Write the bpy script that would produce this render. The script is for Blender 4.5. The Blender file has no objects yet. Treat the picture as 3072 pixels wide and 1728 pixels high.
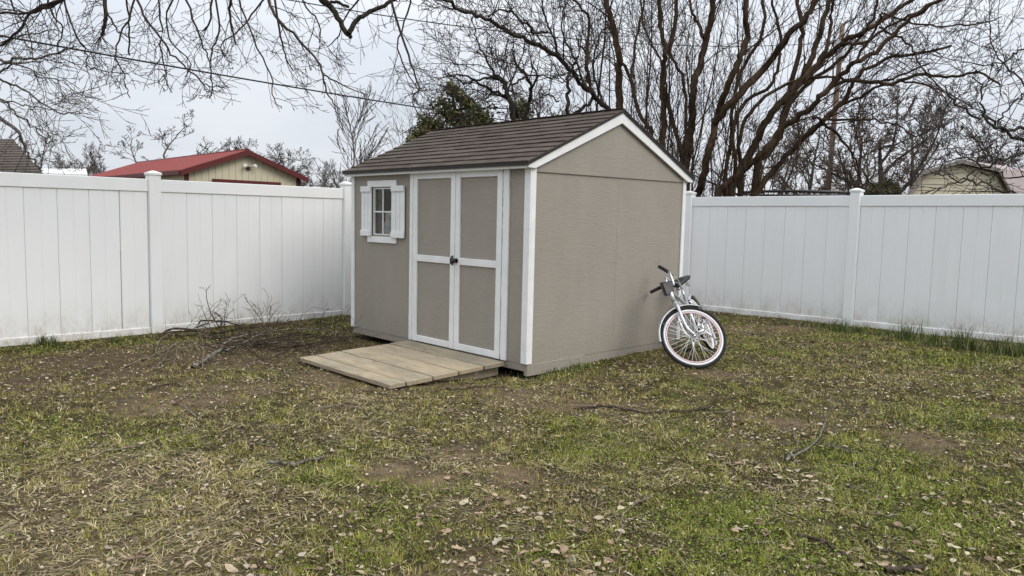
import bpy, bmesh, math, random
import numpy as np
from mathutils import Vector, Matrix

random.seed(7)
RNG = np.random.default_rng(11)
scene = bpy.context.scene
COL = scene.collection

# ------------------------------------------------------------------ camera
F = 2230.84                      # focal length in pixels of the 3072 px wide frame
PITCH, ROLL, YAW = math.radians(-5.214), math.radians(1.332), math.radians(-46.065)
CAM = np.array([4.5832, -4.6118, 1.3591])
FW = np.array([math.sin(YAW)*math.cos(PITCH), math.cos(YAW)*math.cos(PITCH), math.sin(PITCH)])
_RT = np.array([math.cos(YAW), -math.sin(YAW), 0.0])
_UP = np.cross(_RT, FW)
R2 = math.cos(ROLL)*_RT + math.sin(ROLL)*_UP
U2 = -math.sin(ROLL)*_RT + math.cos(ROLL)*_UP
cam_d = bpy.data.cameras.new('camera')
cam_d.sensor_width = 36.0
cam_d.lens = F*36.0/3072.0
cam_d.clip_start = 0.05
cam_d.clip_end = 2000
cam = bpy.data.objects.new('camera', cam_d)
m = Matrix.Identity(4)
for i in range(3):
    m[i][0], m[i][1], m[i][2], m[i][3] = R2[i], U2[i], -FW[i], CAM[i]
cam.matrix_world = m
COL.objects.link(cam)
scene.camera = cam

# ------------------------------------------------------------------ sky, sun, exposure
SUN_EL, SUN_AZ = math.radians(42), math.radians(-8)      # azimuth measured from +X towards -Y
sdir = Vector((math.cos(SUN_EL)*math.cos(SUN_AZ), -math.cos(SUN_EL)*math.sin(SUN_AZ), math.sin(SUN_EL)))
world = bpy.data.worlds.new('World')
scene.world = world
world.use_nodes = True
nt = world.node_tree
nt.nodes.clear()
N = nt.nodes.new
out = N('ShaderNodeOutputWorld')
sky = N('ShaderNodeTexSky')
sky.sky_type = 'NISHITA'
sky.sun_disc = False
sky.sun_elevation = SUN_EL
sky.sun_rotation = math.radians(90) + SUN_AZ
bg1 = N('ShaderNodeBackground'); bg1.inputs['Strength'].default_value = 0.08
nt.links.new(sky.outputs['Color'], bg1.inputs['Color'])
# overcast layer: brighter towards the zenith as an overcast sky is, with faint cloud mottling
tc = N('ShaderNodeTexCoord')
sep = N('ShaderNodeSeparateXYZ'); nt.links.new(tc.outputs['Generated'], sep.inputs[0])
mx = N('ShaderNodeMath'); mx.operation = 'MAXIMUM'; mx.inputs[1].default_value = 0.0
nt.links.new(sep.outputs['Z'], mx.inputs[0])
pw = N('ShaderNodeMath'); pw.operation = 'POWER'; pw.inputs[1].default_value = 1.5
nt.links.new(mx.outputs[0], pw.inputs[0])
ma = N('ShaderNodeMath'); ma.operation = 'MULTIPLY_ADD'; ma.inputs[1].default_value = 1.7; ma.inputs[2].default_value = 0.97
nt.links.new(pw.outputs[0], ma.inputs[0])
nz = N('ShaderNodeTexNoise'); nz.inputs['Scale'].default_value = 3.0; nz.inputs['Detail'].default_value = 5.0
mp = N('ShaderNodeMapping'); mp.inputs['Scale'].default_value = (1, 1, 3.5)
nt.links.new(tc.outputs['Generated'], mp.inputs['Vector']); nt.links.new(mp.outputs[0], nz.inputs['Vector'])
cr = N('ShaderNodeValToRGB')
cr.color_ramp.elements[0].position = 0.35; cr.color_ramp.elements[0].color = (0.70, 0.75, 0.825, 1)
cr.color_ramp.elements[1].position = 0.68; cr.color_ramp.elements[1].color = (0.85, 0.88, 0.925, 1)
nt.links.new(nz.outputs['Fac'], cr.inputs['Fac'])
bg2 = N('ShaderNodeBackground')
nt.links.new(cr.outputs['Color'], bg2.inputs['Color'])
nt.links.new(ma.outputs[0], bg2.inputs['Strength'])
mixs = N('ShaderNodeMixShader'); mixs.inputs['Fac'].default_value = 0.93
nt.links.new(bg1.outputs[0], mixs.inputs[1]); nt.links.new(bg2.outputs[0], mixs.inputs[2])
nt.links.new(mixs.outputs[0], out.inputs['Surface'])

sun_d = bpy.data.lights.new('sun', 'SUN')
sun_d.energy = 1.5
sun_d.angle = math.radians(32)
sun_d.color = (1.0, 0.94, 0.85)
sun = bpy.data.objects.new('sun', sun_d)
sun.rotation_euler = sdir.to_track_quat('Z', 'Y').to_euler()
COL.objects.link(sun)

vs = scene.view_settings
vs.view_transform = 'Standard'; vs.look = 'None'; vs.gamma = 1.0; vs.exposure = 0.0
vs.use_curve_mapping = False
scene.cycles.max_bounces = 6
scene.cycles.transparent_max_bounces = 12

# ------------------------------------------------------------------ helpers: pixels, noise
def ray(px, py):
    return FW + R2*((px-1536)/F) - U2*((py-864)/F)
def at(px, py, d):
    return CAM + ray(px, py)*d
def on_axis(px, py, ax, v):
    r = ray(px, py)
    return CAM + r*((v-CAM[ax])/r[ax])
def hash2(ix, iy, seed):
    n = (ix.astype(np.int64)*374761393 + iy.astype(np.int64)*668265263 + seed*1442695041) & 0x7fffffff
    n = ((n ^ (n >> 13))*1274126177) & 0x7fffffff
    n = (n ^ (n >> 16)) & 0xffff
    return n/65535.0
def vnoise(x, y, s, seed):
    x = np.asarray(x, float)/s; y = np.asarray(y, float)/s
    ix = np.floor(x); iy = np.floor(y); fx = x-ix; fy = y-iy
    fx = fx*fx*(3-2*fx); fy = fy*fy*(3-2*fy)
    a = hash2(ix, iy, seed); b = hash2(ix+1, iy, seed); c = hash2(ix, iy+1, seed); d = hash2(ix+1, iy+1, seed)
    return (a*(1-fx)+b*fx)*(1-fy) + (c*(1-fx)+d*fx)*fy
def fbm(x, y, s, seed, o=3):
    t = 0; w = 0
    for k in range(o):
        t = t + vnoise(x, y, s/2**k, seed+k*17)*0.5**k; w += 0.5**k
    return t/w
def gz(x, y):
    x = np.asarray(x, float); y = np.asarray(y, float)
    cx = np.clip(x, -8, 8); cy = np.clip(y, -8, 8)
    z = 0.0086*cx + 0.0065*cy
    z = z + (fbm(x, y, 1.1, 5)-0.5)*0.045 + (fbm(x, y, 0.22, 9, 2)-0.5)*0.014
    # soil banked a little at the foot of both fences
    dl = np.abs(x+4.312-0.0167*(y+1.687)); dr = np.abs(y-5.45)
    z = z + 0.035*np.exp(-(dl/0.28)**2) + 0.03*np.exp(-(dr/0.28)**2)
    # worn low under the shed front
    return z - 0.03*np.exp(-(((x+1.9)/1.3)**2+((y-0.1)/0.5)**2)) - 0.05*np.exp(-(((x+0.25)/0.55)**2+((y+0.15)/0.5)**2))
def gp(px, py, h=0.0):
    p = on_axis(px, py, 2, h)
    for _ in range(4):
        p = on_axis(px, py, 2, float(gz(p[0], p[1]))+h)
    return p
def nrm(v):
    v = np.asarray(v, float)
    return v/(np.linalg.norm(v)+1e-12)

# ------------------------------------------------------------------ helpers: objects
def link(o, parent=None):
    COL.objects.link(o)
    if parent is not None:
        o.parent = parent
    return o
def empty(name, loc=(0, 0, 0)):
    o = bpy.data.objects.new(name, None)
    o.location = loc; o.empty_display_size = 0.2
    COL.objects.link(o)
    return o
def tag(o, label=None, cat=None, group=None, kind=None):
    if label: o['label'] = label
    if cat: o['category'] = cat
    if group: o['group'] = group
    if kind: o['kind'] = kind
    return o
def place(o, parent):
    """part built in world coordinates under a parent that has its own location"""
    if parent is not None:
        o.parent = parent
        o.matrix_parent_inverse = Matrix.Translation(-world_loc(parent))
    return o
def world_loc(p):
    v = Vector((0, 0, 0))
    while p is not None:
        v += Vector(p.location) if p.type == 'EMPTY' else Vector((0, 0, 0))
        p = p.parent
    return v
def mesh_arrays(name, verts, quads=None, tris=None, mat=None, colors=None, smooth=False):
    me = bpy.data.meshes.new(name)
    verts = np.asarray(verts, np.float32)
    nq = 0 if quads is None else len(quads); ntr = 0 if tris is None else len(tris)
    me.vertices.add(len(verts)); me.vertices.foreach_set('co', verts.ravel())
    parts = []
    if nq: parts.append(np.asarray(quads, np.int32).ravel())
    if ntr: parts.append(np.asarray(tris, np.int32).ravel())
    li = np.concatenate(parts)
    me.loops.add(len(li)); me.loops.foreach_set('vertex_index', li)
    me.polygons.add(nq+ntr)
    st = np.concatenate([np.arange(nq)*4, nq*4+np.arange(ntr)*3]).astype(np.int32)
    me.polygons.foreach_set('loop_start', st)
    if smooth:
        me.polygons.foreach_set('use_smooth', np.ones(nq+ntr, bool))
    if colors is not None:
        ca = me.color_attributes.new('col', 'FLOAT_COLOR', 'POINT')
        c4 = np.ones((len(verts), 4), np.float32); c4[:, :3] = colors
        ca.data.foreach_set('color', c4.ravel())
    me.update(calc_edges=True)
    if mat is not None: me.materials.append(mat)
    return me
class MB:
    def __init__(s): s.v = []; s.f = []; s.sm = []
    def add(s, vs, fs, smooth=False):
        b = len(s.v)
        s.v += [tuple(float(c) for c in v) for v in vs]
        s.f += [tuple(i+b for i in f) for f in fs]
        s.sm += [smooth]*len(fs)
        return s
    def box(s, x0, x1, y0, y1, z0, z1, c=0.0, T=None):
        if x0 > x1: x0, x1 = x1, x0
        if y0 > y1: y0, y1 = y1, y0
        if z0 > z1: z0, z1 = z1, z0
        if c <= 0:
            vs = [(x, y, z) for x in (x0, x1) for y in (y0, y1) for z in (z0, z1)]
            fs = [(0, 1, 3, 2), (4, 6, 7, 5), (0, 4, 5, 1), (2, 3, 7, 6), (0, 2, 6, 4), (1, 5, 7, 3)]
        else:
            X = (x0, x1); Y = (y0, y1); Z = (z0, z1)
            vs = []; idx = {}
            for i in (0, 1):
                for j in (0, 1):
                    for k in (0, 1):
                        sx, sy, sz = (1, -1)[i], (1, -1)[j], (1, -1)[k]
                        for a in range(3):
                            p = [X[i]+sx*c, Y[j]+sy*c, Z[k]+sz*c]
                            p[a] = (X[i], Y[j], Z[k])[a]
                            idx[(i, j, k, a)] = len(vs); vs.append(tuple(p))
            fs = []
            for a in range(3):
                b, d = [(1, 2), (0, 2), (0, 1)][a]
                for sd in (0, 1):
                    q = []
                    for (u, w) in ((0, 0), (1, 0), (1, 1), (0, 1)):
                        key = [0, 0, 0]; key[a] = sd; key[b] = u; key[d] = w
                        q.append(idx[(*key, a)])
                    fs.append(tuple(q))
            for a in range(3):
                b, d = [(1, 2), (0, 2), (0, 1)][a]
                for u in (0, 1):
                    for w in (0, 1):
                        k0 = [0, 0, 0]; k0[b] = u; k0[d] = w
                        k1 = list(k0); k1[a] = 1
                        fs.append((idx[(*k0, b)], idx[(*k1, b)], idx[(*k1, d)], idx[(*k0, d)]))
            for i in (0, 1):
                for j in (0, 1):
                    for k in (0, 1):
                        fs.append((idx[(i, j, k, 0)], idx[(i, j, k, 1)], idx[(i, j, k, 2)]))
        if T is not None: vs = [tuple(T @ Vector(v)) for v in vs]
        return s.add(vs, fs)
    def prism(s, poly, axis, a0, a1):
        """poly: list of (u,v) in the two other axes, extruded along axis"""
        n = len(poly); vs = []
        for a in (a0, a1):
            for (u, v) in poly:
                p = [u, v]; p.insert(axis, a); vs.append(tuple(p))
        fs = [tuple(range(n)), tuple(range(2*n-1, n-1, -1))]
        fs += [(i, (i+1) % n, n+(i+1) % n, n+i) for i in range(n)]
        return s.add(vs, fs)
    def tube(s, pts, rad, n=8, cap=True):
        pts = [np.asarray(p, float) for p in pts]
        if np.isscalar(rad): rad = [rad]*len(pts)
        rings = []; up = None
        for i, p in enumerate(pts):
            t = nrm(pts[min(i+1, len(pts)-1)]-pts[max(i-1, 0)])
            if up is None:
                up = np.array([0, 0, 1.0]) if abs(t[2]) < 0.9 else np.array([1.0, 0, 0])
            a = nrm(np.cross(t, up)); b = np.cross(a, t); up = b
            rings.append([p+rad[i]*(a*math.cos(2*math.pi*k/n)+b*math.sin(2*math.pi*k/n)) for k in range(n)])
        vs = [v for r in rings for v in r]; fs = []
        for i in range(len(pts)-1):
            for k in range(n):
                fs.append((i*n+k, i*n+(k+1) % n, (i+1)*n+(k+1) % n, (i+1)*n+k))
        s.add(vs, fs, True)
        if cap:
            b = len(s.v)-len(vs)
            s.f.append(tuple(b+k for k in range(n-1, -1, -1))); s.sm.append(False)
            s.f.append(tuple(b+(len(pts)-1)*n+k for k in range(n))); s.sm.append(False)
        return s
    def mesh(s, name, mat):
        me = bpy.data.meshes.new(name)
        me.from_pydata(s.v, [], s.f)
        me.polygons.foreach_set('use_smooth', s.sm)
        bm = bmesh.new(); bm.from_mesh(me)
        bmesh.ops.recalc_face_normals(bm, faces=bm.faces)
        bm.to_mesh(me); bm.free()
        me.update()
        if mat is not None: me.materials.append(mat)
        return me
    def build(s, name, mat, parent=None, loc=None):
        o = bpy.data.objects.new(name, s.mesh(name, mat))
        if loc is not None: o.location = loc
        COL.objects.link(o)
        if parent is not None: place(o, parent)
        return o
def tubes(polys, n=3):
    """polylines [(pts, radii)] -> vertex and quad arrays, grouped by length for speed"""
    groups = {}
    for p, r in polys:
        groups.setdefault(len(p), []).append((p, r))
    V = []; Q = []; base = 0
    for L, g in groups.items():
        P = np.array([a for a, _ in g], float); R = np.array([b for _, b in g], float)
        mm = len(g)
        T = np.empty_like(P); T[:, 1:-1] = P[:, 2:]-P[:, :-2]; T[:, 0] = P[:, 1]-P[:, 0]; T[:, -1] = P[:, -1]-P[:, -2]
        T /= np.linalg.norm(T, axis=2, keepdims=True)+1e-9
        ref = np.where(np.abs(T[:, :1, 2:3]) < 0.85, np.array([0, 0, 1.0]), np.array([1.0, 0, 0]))
        A = np.cross(T, np.broadcast_to(ref, T.shape)); A /= np.linalg.norm(A, axis=2, keepdims=True)+1e-9
        B = np.cross(A, T)
        ang = np.arange(n)*2*math.pi/n
        ring = P[:, :, None, :]+R[:, :, None, None]*(A[:, :, None, :]*np.cos(ang)[None, None, :, None]+B[:, :, None, :]*np.sin(ang)[None, None, :, None])
        V.append(ring.reshape(-1, 3))
        i0 = base+(np.arange(mm)[:, None, None]*L+np.arange(L-1)[None, :, None])*n
        k = np.arange(n)[None, None, :]; k2 = (k+1) % n
        q = np.stack(np.broadcast_arrays(i0+k, i0+k2, i0+n+k2, i0+n+k), -1).reshape(-1, 4)
        Q.append(q); base += mm*L*n
    return np.concatenate(V), np.concatenate(Q)
def tube_obj(name, polys, mat, parent=None, n=3):
    v, q = tubes(polys, n)
    o = bpy.data.objects.new(name, mesh_arrays(name, v, q, None, mat, smooth=True))
    COL.objects.link(o)
    if parent is not None: place(o, parent)
    return o
def copy_tree(o, parent=None):
    c = o.copy(); COL.objects.link(c)
    if parent is not None: c.parent = parent
    for ch in list(o.children): copy_tree(ch, c)
    return c

# ------------------------------------------------------------------ materials
def new_mat(name):
    mt = bpy.data.materials.new(name); mt.use_nodes = True
    t = mt.node_tree
    return mt, t, t.nodes['Principled BSDF']
def nd(t, typ, **kw):
    n = t.nodes.new(typ)
    for k, v in kw.items():
        if k in n.inputs: n.inputs[k].default_value = v
        else: setattr(n, k, v)
    return n
def ramp(t, src, stops):
    r = t.nodes.new('ShaderNodeValToRGB')
    el = r.color_ramp.elements
    while len(el) < len(stops): el.new(0.5)
    for e, (p, c) in zip(el, stops):
        e.position = p; e.color = (*c, 1) if len(c) == 3 else c
    t.links.new(src, r.inputs['Fac'])
    return r
def coords(t, scale=(1, 1, 1), rnd=False, kind='Object'):
    tcn = nd(t, 'ShaderNodeTexCoord'); mpn = nd(t, 'ShaderNodeMapping'); mpn.inputs['Scale'].default_value = scale
    src = tcn.outputs[kind]
    if rnd:
        oi = nd(t, 'ShaderNodeObjectInfo')
        ad = nd(t, 'ShaderNodeVectorMath', operation='MULTIPLY_ADD')
        cb = nd(t, 'ShaderNodeCombineXYZ')
        for i in range(3): t.links.new(oi.outputs['Random'], cb.inputs[i])
        ad.inputs[1].default_value = (37.0, 53.0, 71.0)
        t.links.new(cb.outputs[0], ad.inputs[0]); t.links.new(src, ad.inputs[2]); src = ad.outputs[0]
    t.links.new(src, mpn.inputs['Vector'])
    return mpn.outputs[0]
def noise(t, vec, s, d=4.0, rough=0.55, dist=0.0):
    n = nd(t, 'ShaderNodeTexNoise')
    n.inputs['Scale'].default_value = s; n.inputs['Detail'].default_value = d
    n.inputs['Roughness'].default_value = rough; n.inputs['Distortion'].default_value = dist
    t.links.new(vec, n.inputs['Vector'])
    return n.outputs['Fac']
def bump(t, b, h, strength=0.3, dist=0.01):
    n = nd(t, 'ShaderNodeBump'); n.inputs['Strength'].default_value = strength; n.inputs['Distance'].default_value = dist
    t.links.new(h, n.inputs['Height']); t.links.new(n.outputs[0], b.inputs['Normal'])
def mix(t, fac, a, b, typ='MIX'):
    n = nd(t, 'ShaderNodeMix', data_type='RGBA', blend_type=typ)
    for s, v in ((n.inputs[0], fac), (n.inputs[6], a), (n.inputs[7], b)):
        if isinstance(v, (int, float)): s.default_value = v
        elif isinstance(v, tuple): s.default_value = (*v, 1) if len(v) == 3 else v
        else: t.links.new(v, s)
    return n.outputs[2]
def simple(name, c, rough=0.6, metal=0.0, spec=0.4, var=0.12, scale=8.0, bmp=0.0):
    mt, t, b = new_mat(name)
    v = coords(t)
    n = noise(t, v, scale)
    lo = tuple(x*(1-var) for x in c); hi = tuple(min(1, x*(1+var)) for x in c)
    r = ramp(t, n, [(0.3, lo), (0.7, hi)])
    t.links.new(r.outputs[0], b.inputs['Base Color'])
    b.inputs['Roughness'].default_value = rough; b.inputs['Metallic'].default_value = metal
    b.inputs['Specular IOR Level'].default_value = spec
    if bmp: bump(t, b, noise(t, v, scale*6), bmp, 0.005)
    return mt

def mat_vertex(name, rough=0.8, spec=0.2, trans=0.0):
    mt, t, b = new_mat(name)
    a = nd(t, 'ShaderNodeVertexColor', layer_name='col')
    v = coords(t)
    r = ramp(t, noise(t, v, 60.0, 2), [(0.3, (0.78, 0.78, 0.78)), (0.7, (1.12, 1.12, 1.12))])
    t.links.new(mix(t, 1.0, a.outputs[0], r.outputs[0], 'MULTIPLY'), b.inputs['Base Color'])
    b.inputs['Roughness'].default_value = rough; b.inputs['Specular IOR Level'].default_value = spec
    return mt

def mat_siding():
    mt, t, b = new_mat('painted_siding')
    v = coords(t)
    big = ramp(t, noise(t, v, 1.3, 3), [(0.3, (0.300, 0.271, 0.229)), (0.7, (0.328, 0.297, 0.253))])
    v2 = coords(t, (9.0, 9.0, 75.0))
    g = noise(t, v2, 1.6, 5, 0.6, 0.6)
    v3 = coords(t, (1.0, 1.0, 14.0))
    w = noise(t, v3, 5.0, 3, 0.5, 1.5)
    ad = nd(t, 'ShaderNodeMath', operation='ADD'); t.links.new(g, ad.inputs[0]); t.links.new(w, ad.inputs[1])
    fine = ramp(t, ad.outputs[0], [(0.72, (0.93, 0.93, 0.93)), (1.0, (1.03, 1.03, 1.03))])
    sc = nd(t, 'ShaderNodeMath', operation='MULTIPLY'); sc.inputs[1].default_value = 0.75
    t.links.new(ad.outputs[0], sc.inputs[0]); fine2 = ramp(t, sc.outputs[0], [(0.55, (0.955, 0.955, 0.955)), (0.85, (1.03, 1.03, 1.03))])
    strk = ramp(t, noise(t, coords(t, (2.6, 2.6, 0.5)), 2.4, 4, 0.6), [(0.35, (0.965, 0.965, 0.962)), (0.68, (1.02, 1.02, 1.02))])
    c1 = mix(t, 1.0, mix(t, 1.0, big.outputs[0], fine2.outputs[0], 'MULTIPLY'), strk.outputs[0], 'MULTIPLY')
    # rain splash of soil low on the wall
    tcn = nd(t, 'ShaderNodeTexCoord'); sp = nd(t, 'ShaderNodeSeparateXYZ'); t.links.new(tcn.outputs['Object'], sp.inputs[0])
    mr = nd(t, 'ShaderNodeMapRange'); mr.inputs[1].default_value = 0.05; mr.inputs[2].default_value = 0.38
    mr.inputs[3].default_value = 0.8; mr.inputs[4].default_value = 0.0
    t.links.new(sp.outputs['Z'], mr.inputs[0])
    ml = nd(t, 'ShaderNodeMath', operation='MULTIPLY'); t.links.new(mr.outputs[0], ml.inputs[0])
    spk = ramp(t, noise(t, v, 45.0, 4, 0.7), [(0.45, (0, 0, 0)), (0.7, (1, 1, 1))])
    t.links.new(spk.outputs[0], ml.inputs[1])
    t.links.new(mix(t, ml.outputs[0], c1, (0.24, 0.20, 0.155)), b.inputs['Base Color'])
    b.inputs['Roughness'].default_value = 0.72; b.inputs['Specular IOR Level'].default_value = 0.3
    bump(t, b, ad.outputs[0], 0.55, 0.004)
    return mt
def mat_trim():
    mt, t, b = new_mat('white_painted_wood')
    v = coords(t)
    base = ramp(t, noise(t, v, 6.0, 4), [(0.3, (0.74, 0.745, 0.73)), (0.7, (0.83, 0.835, 0.82))])
    grain = noise(t, coords(t, (3, 3, 40)), 3.0, 4, 0.6, 0.5)
    wear = ramp(t, noise(t, v, 22.0, 5, 0.7), [(0.62, (0, 0, 0)), (0.74, (0.55, 0.55, 0.55))])
    t.links.new(mix(t, wear.outputs[0], base.outputs[0], (0.46, 0.45, 0.43)), b.inputs['Base Color'])
    b.inputs['Roughness'].default_value = 0.6
    bump(t, b, grain, 0.4, 0.003)
    return mt
def mat_vinyl(dirty=1.0):
    mt, t, b = new_mat('white_vinyl')
    v = coords(t, rnd=True)
    base = ramp(t, noise(t, v, 1.7, 3), [(0.3, (0.815, 0.835, 0.83)), (0.7, (0.86, 0.86, 0.855))])
    tcn = nd(t, 'ShaderNodeTexCoord'); sp = nd(t, 'ShaderNodeSeparateXYZ'); t.links.new(tcn.outputs['Object'], sp.inputs[0])
    mr = nd(t, 'ShaderNodeMapRange'); mr.inputs[1].default_value = 0.0; mr.inputs[2].default_value = 0.30
    mr.inputs[3].default_value = 1.0; mr.inputs[4].default_value = 0.0
    t.links.new(sp.outputs['Z'], mr.inputs[0])
    pwn = nd(t, 'ShaderNodeMath', operation='POWER'); pwn.inputs[1].default_value = 1.8; t.links.new(mr.outputs[0], pwn.inputs[0])
    vw = coords(t, (1, 1, 0.5), rnd=True)
    spk = ramp(t, noise(t, vw, 55.0, 5, 0.75), [(0.34, (0.15, 0.15, 0.15)), (0.62, (0.9, 0.9, 0.9))])
    ml0 = nd(t, 'ShaderNodeMath', operation='MULTIPLY'); t.links.new(pwn.outputs[0], ml0.inputs[0]); t.links.new(spk.outputs[0], ml0.inputs[1])
    lowf = ramp(t, noise(t, coords(t, (1, 1, 1), rnd=True), 5.0, 3, 0.6), [(0.35, (0.15, 0.15, 0.15)), (0.65, (1.25, 1.25, 1.25))])
    ml = nd(t, 'ShaderNodeMath', operation='MULTIPLY'); t.links.new(ml0.outputs[0], ml.inputs[0]); t.links.new(lowf.outputs[0], ml.inputs[1])
    sc = nd(t, 'ShaderNodeMath', operation='MULTIPLY'); sc.inputs[1].default_value = 0.95*dirty; t.links.new(ml.outputs[0], sc.inputs[0])
    stain = ramp(t, noise(t, coords(t, (1.3, 1.3, 0.35), rnd=True), 2.2, 4, 0.6), [(0.55, (0, 0, 0)), (0.82, (0.16, 0.16, 0.16))])
    c = mix(t, stain.outputs[0], base.outputs[0], (0.60, 0.57, 0.51))
    t.links.new(mix(t, sc.outputs[0], c, (0.42, 0.36, 0.28)), b.inputs['Base Color'])
    b.inputs['Roughness'].default_value = 0.38; b.inputs['Specular IOR Level'].default_value = 0.4
    bump(t, b, noise(t, v, 3.0, 2), 0.06, 0.02)
    return mt
def mat_shingle():
    mt, t, b = new_mat('asphalt_shingle')
    v = coords(t, rnd=True)
    oi = nd(t, 'ShaderNodeObjectInfo')
    hue = ramp(t, oi.outputs['Random'], [(0.0, (0.074, 0.059, 0.049)), (0.5, (0.087, 0.070, 0.058)), (1.0, (0.102, 0.083, 0.069))])
    gr = ramp(t, noise(t, v, 260.0, 2, 0.8), [(0.3, (0.55, 0.55, 0.55)), (0.7, (1.5, 1.48, 1.45))])
    bl = ramp(t, noise(t, v, 7.0, 3), [(0.3, (0.82, 0.82, 0.82)), (0.7, (1.18, 1.17, 1.15))])
    c = mix(t, 1.0, mix(t, 1.0, hue.outputs[0], gr.outputs[0], 'MULTIPLY'), bl.outputs[0], 'MULTIPLY')
    t.links.new(c, b.inputs['Base Color'])
    b.inputs['Roughness'].default_value = 0.95; b.inputs['Specular IOR Level'].default_value = 0.15
    bump(t, b, noise(t, v, 260.0, 2, 0.8), 0.5, 0.003)
    return mt
def mat_plank():
    mt, t, b = new_mat('weathered_pine')
    v = coords(t, (0.9, 9.0, 9.0), rnd=True)
    g = noise(t, v, 5.0, 6, 0.65, 0.7)
    c = ramp(t, g, [(0.25, (0.20, 0.168, 0.122)), (0.5, (0.335, 0.29, 0.22)), (0.75, (0.43, 0.385, 0.305))])
    oi = nd(t, 'ShaderNodeObjectInfo')
    tone = ramp(t, oi.outputs['Random'], [(0, (0.86, 0.86, 0.85)), (1, (1.14, 1.1, 1.04))])
    blot = ramp(t, noise(t, coords(t, (1.2, 2.5, 2.5), rnd=True), 2.2, 3), [(0.35, (0.82, 0.84, 0.84)), (0.7, (1.12, 1.07, 0.98))])
    c2 = mix(t, 1.0, mix(t, 1.0, c.outputs[0], tone.outputs[0], 'MULTIPLY'), blot.outputs[0], 'MULTIPLY')
    kn = nd(t, 'ShaderNodeTexVoronoi'); kn.inputs['Scale'].default_value = 2.4
    t.links.new(coords(t, (1.0, 2.4, 2.0), rnd=True), kn.inputs['Vector'])
    kr = ramp(t, kn.outputs['Distance'], [(0.05, (1, 1, 1)), (0.11, (0, 0, 0))])
    t.links.new(mix(t, kr.outputs[0], c2, (0.085, 0.06, 0.04)), b.inputs['Base Color'])
    b.inputs['Roughness'].default_value = 0.85; b.inputs['Specular IOR Level'].default_value = 0.2
    bump(t, b, g, 0.5, 0.004)
    return mt
def mat_bark(name, dark, light, scale=14.0):
    mt, t, b = new_mat(name)
    v = coords(t, (1, 1, 0.3))
    n1 = noise(t, v, scale, 5, 0.65)
    c = ramp(t, n1, [(0.36, dark), (0.64, light)])
    t.links.new(c.outputs[0], b.inputs['Base Color'])
    b.inputs['Roughness'].default_value = 0.92; b.inputs['Specular IOR Level'].default_value = 0.12
    bump(t, b, n1, 0.7, 0.02)
    return mt
def mat_ground():
    mt, t, b = new_mat('yard_soil')
    v = coords(t)
    a = nd(t, 'ShaderNodeVertexColor', layer_name='col')
    n1 = noise(t, v, 9.0, 6, 0.7)
    soil = ramp(t, n1, [(0.3, (0.62, 0.60, 0.58)), (0.5, (0.95, 0.95, 0.95)), (0.72, (1.4, 1.36, 1.3))])
    gr = ramp(t, noise(t, v, 90.0, 4, 0.75), [(0.32, (0.55, 0.54, 0.53)), (0.5, (1.0, 1.0, 1.0)), (0.7, (1.5, 1.47, 1.4))])
    c = mix(t, 1.0, mix(t, 1.0, a.outputs[0], soil.outputs[0], 'MULTIPLY'), gr.outputs[0], 'MULTIPLY')
    t.links.new(c, b.inputs['Base Color'])
    b.inputs['Roughness'].default_value = 0.97; b.inputs['Specular IOR Level'].default_value = 0.1
    bump(t, b, noise(t, v, 60.0, 5, 0.7), 0.8, 0.02)
    return mt
def mat_glass():
    mt, t, b = new_mat('window_glass')
    t.nodes.remove(b)
    o = t.nodes['Material Output']
    lw = nd(t, 'ShaderNodeLayerWeight'); lw.inputs['Blend'].default_value = 0.5
    p5 = nd(t, 'ShaderNodeMath', operation='POWER'); p5.inputs[1].default_value = 5.0; t.links.new(lw.outputs['Facing'], p5.inputs[0])
    fr = nd(t, 'ShaderNodeMath', operation='MULTIPLY_ADD'); fr.inputs[1].default_value = 0.95; fr.inputs[2].default_value = 0.035; t.links.new(p5.outputs[0], fr.inputs[0])
    tr = nd(t, 'ShaderNodeBsdfTransparent'); tr.inputs['Color'].default_value = (0.76, 0.78, 0.78, 1)
    gl = nd(t, 'ShaderNodeBsdfGlossy'); gl.inputs['Roughness'].default_value = 0.03
    ms = nd(t, 'ShaderNodeMixShader')
    t.links.new(fr.outputs[0], ms.inputs[0]); t.links.new(tr.outputs[0], ms.inputs[1]); t.links.new(gl.outputs[0], ms.inputs[2])
    t.links.new(ms.outputs[0], o.inputs['Surface'])
    return mt
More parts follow.
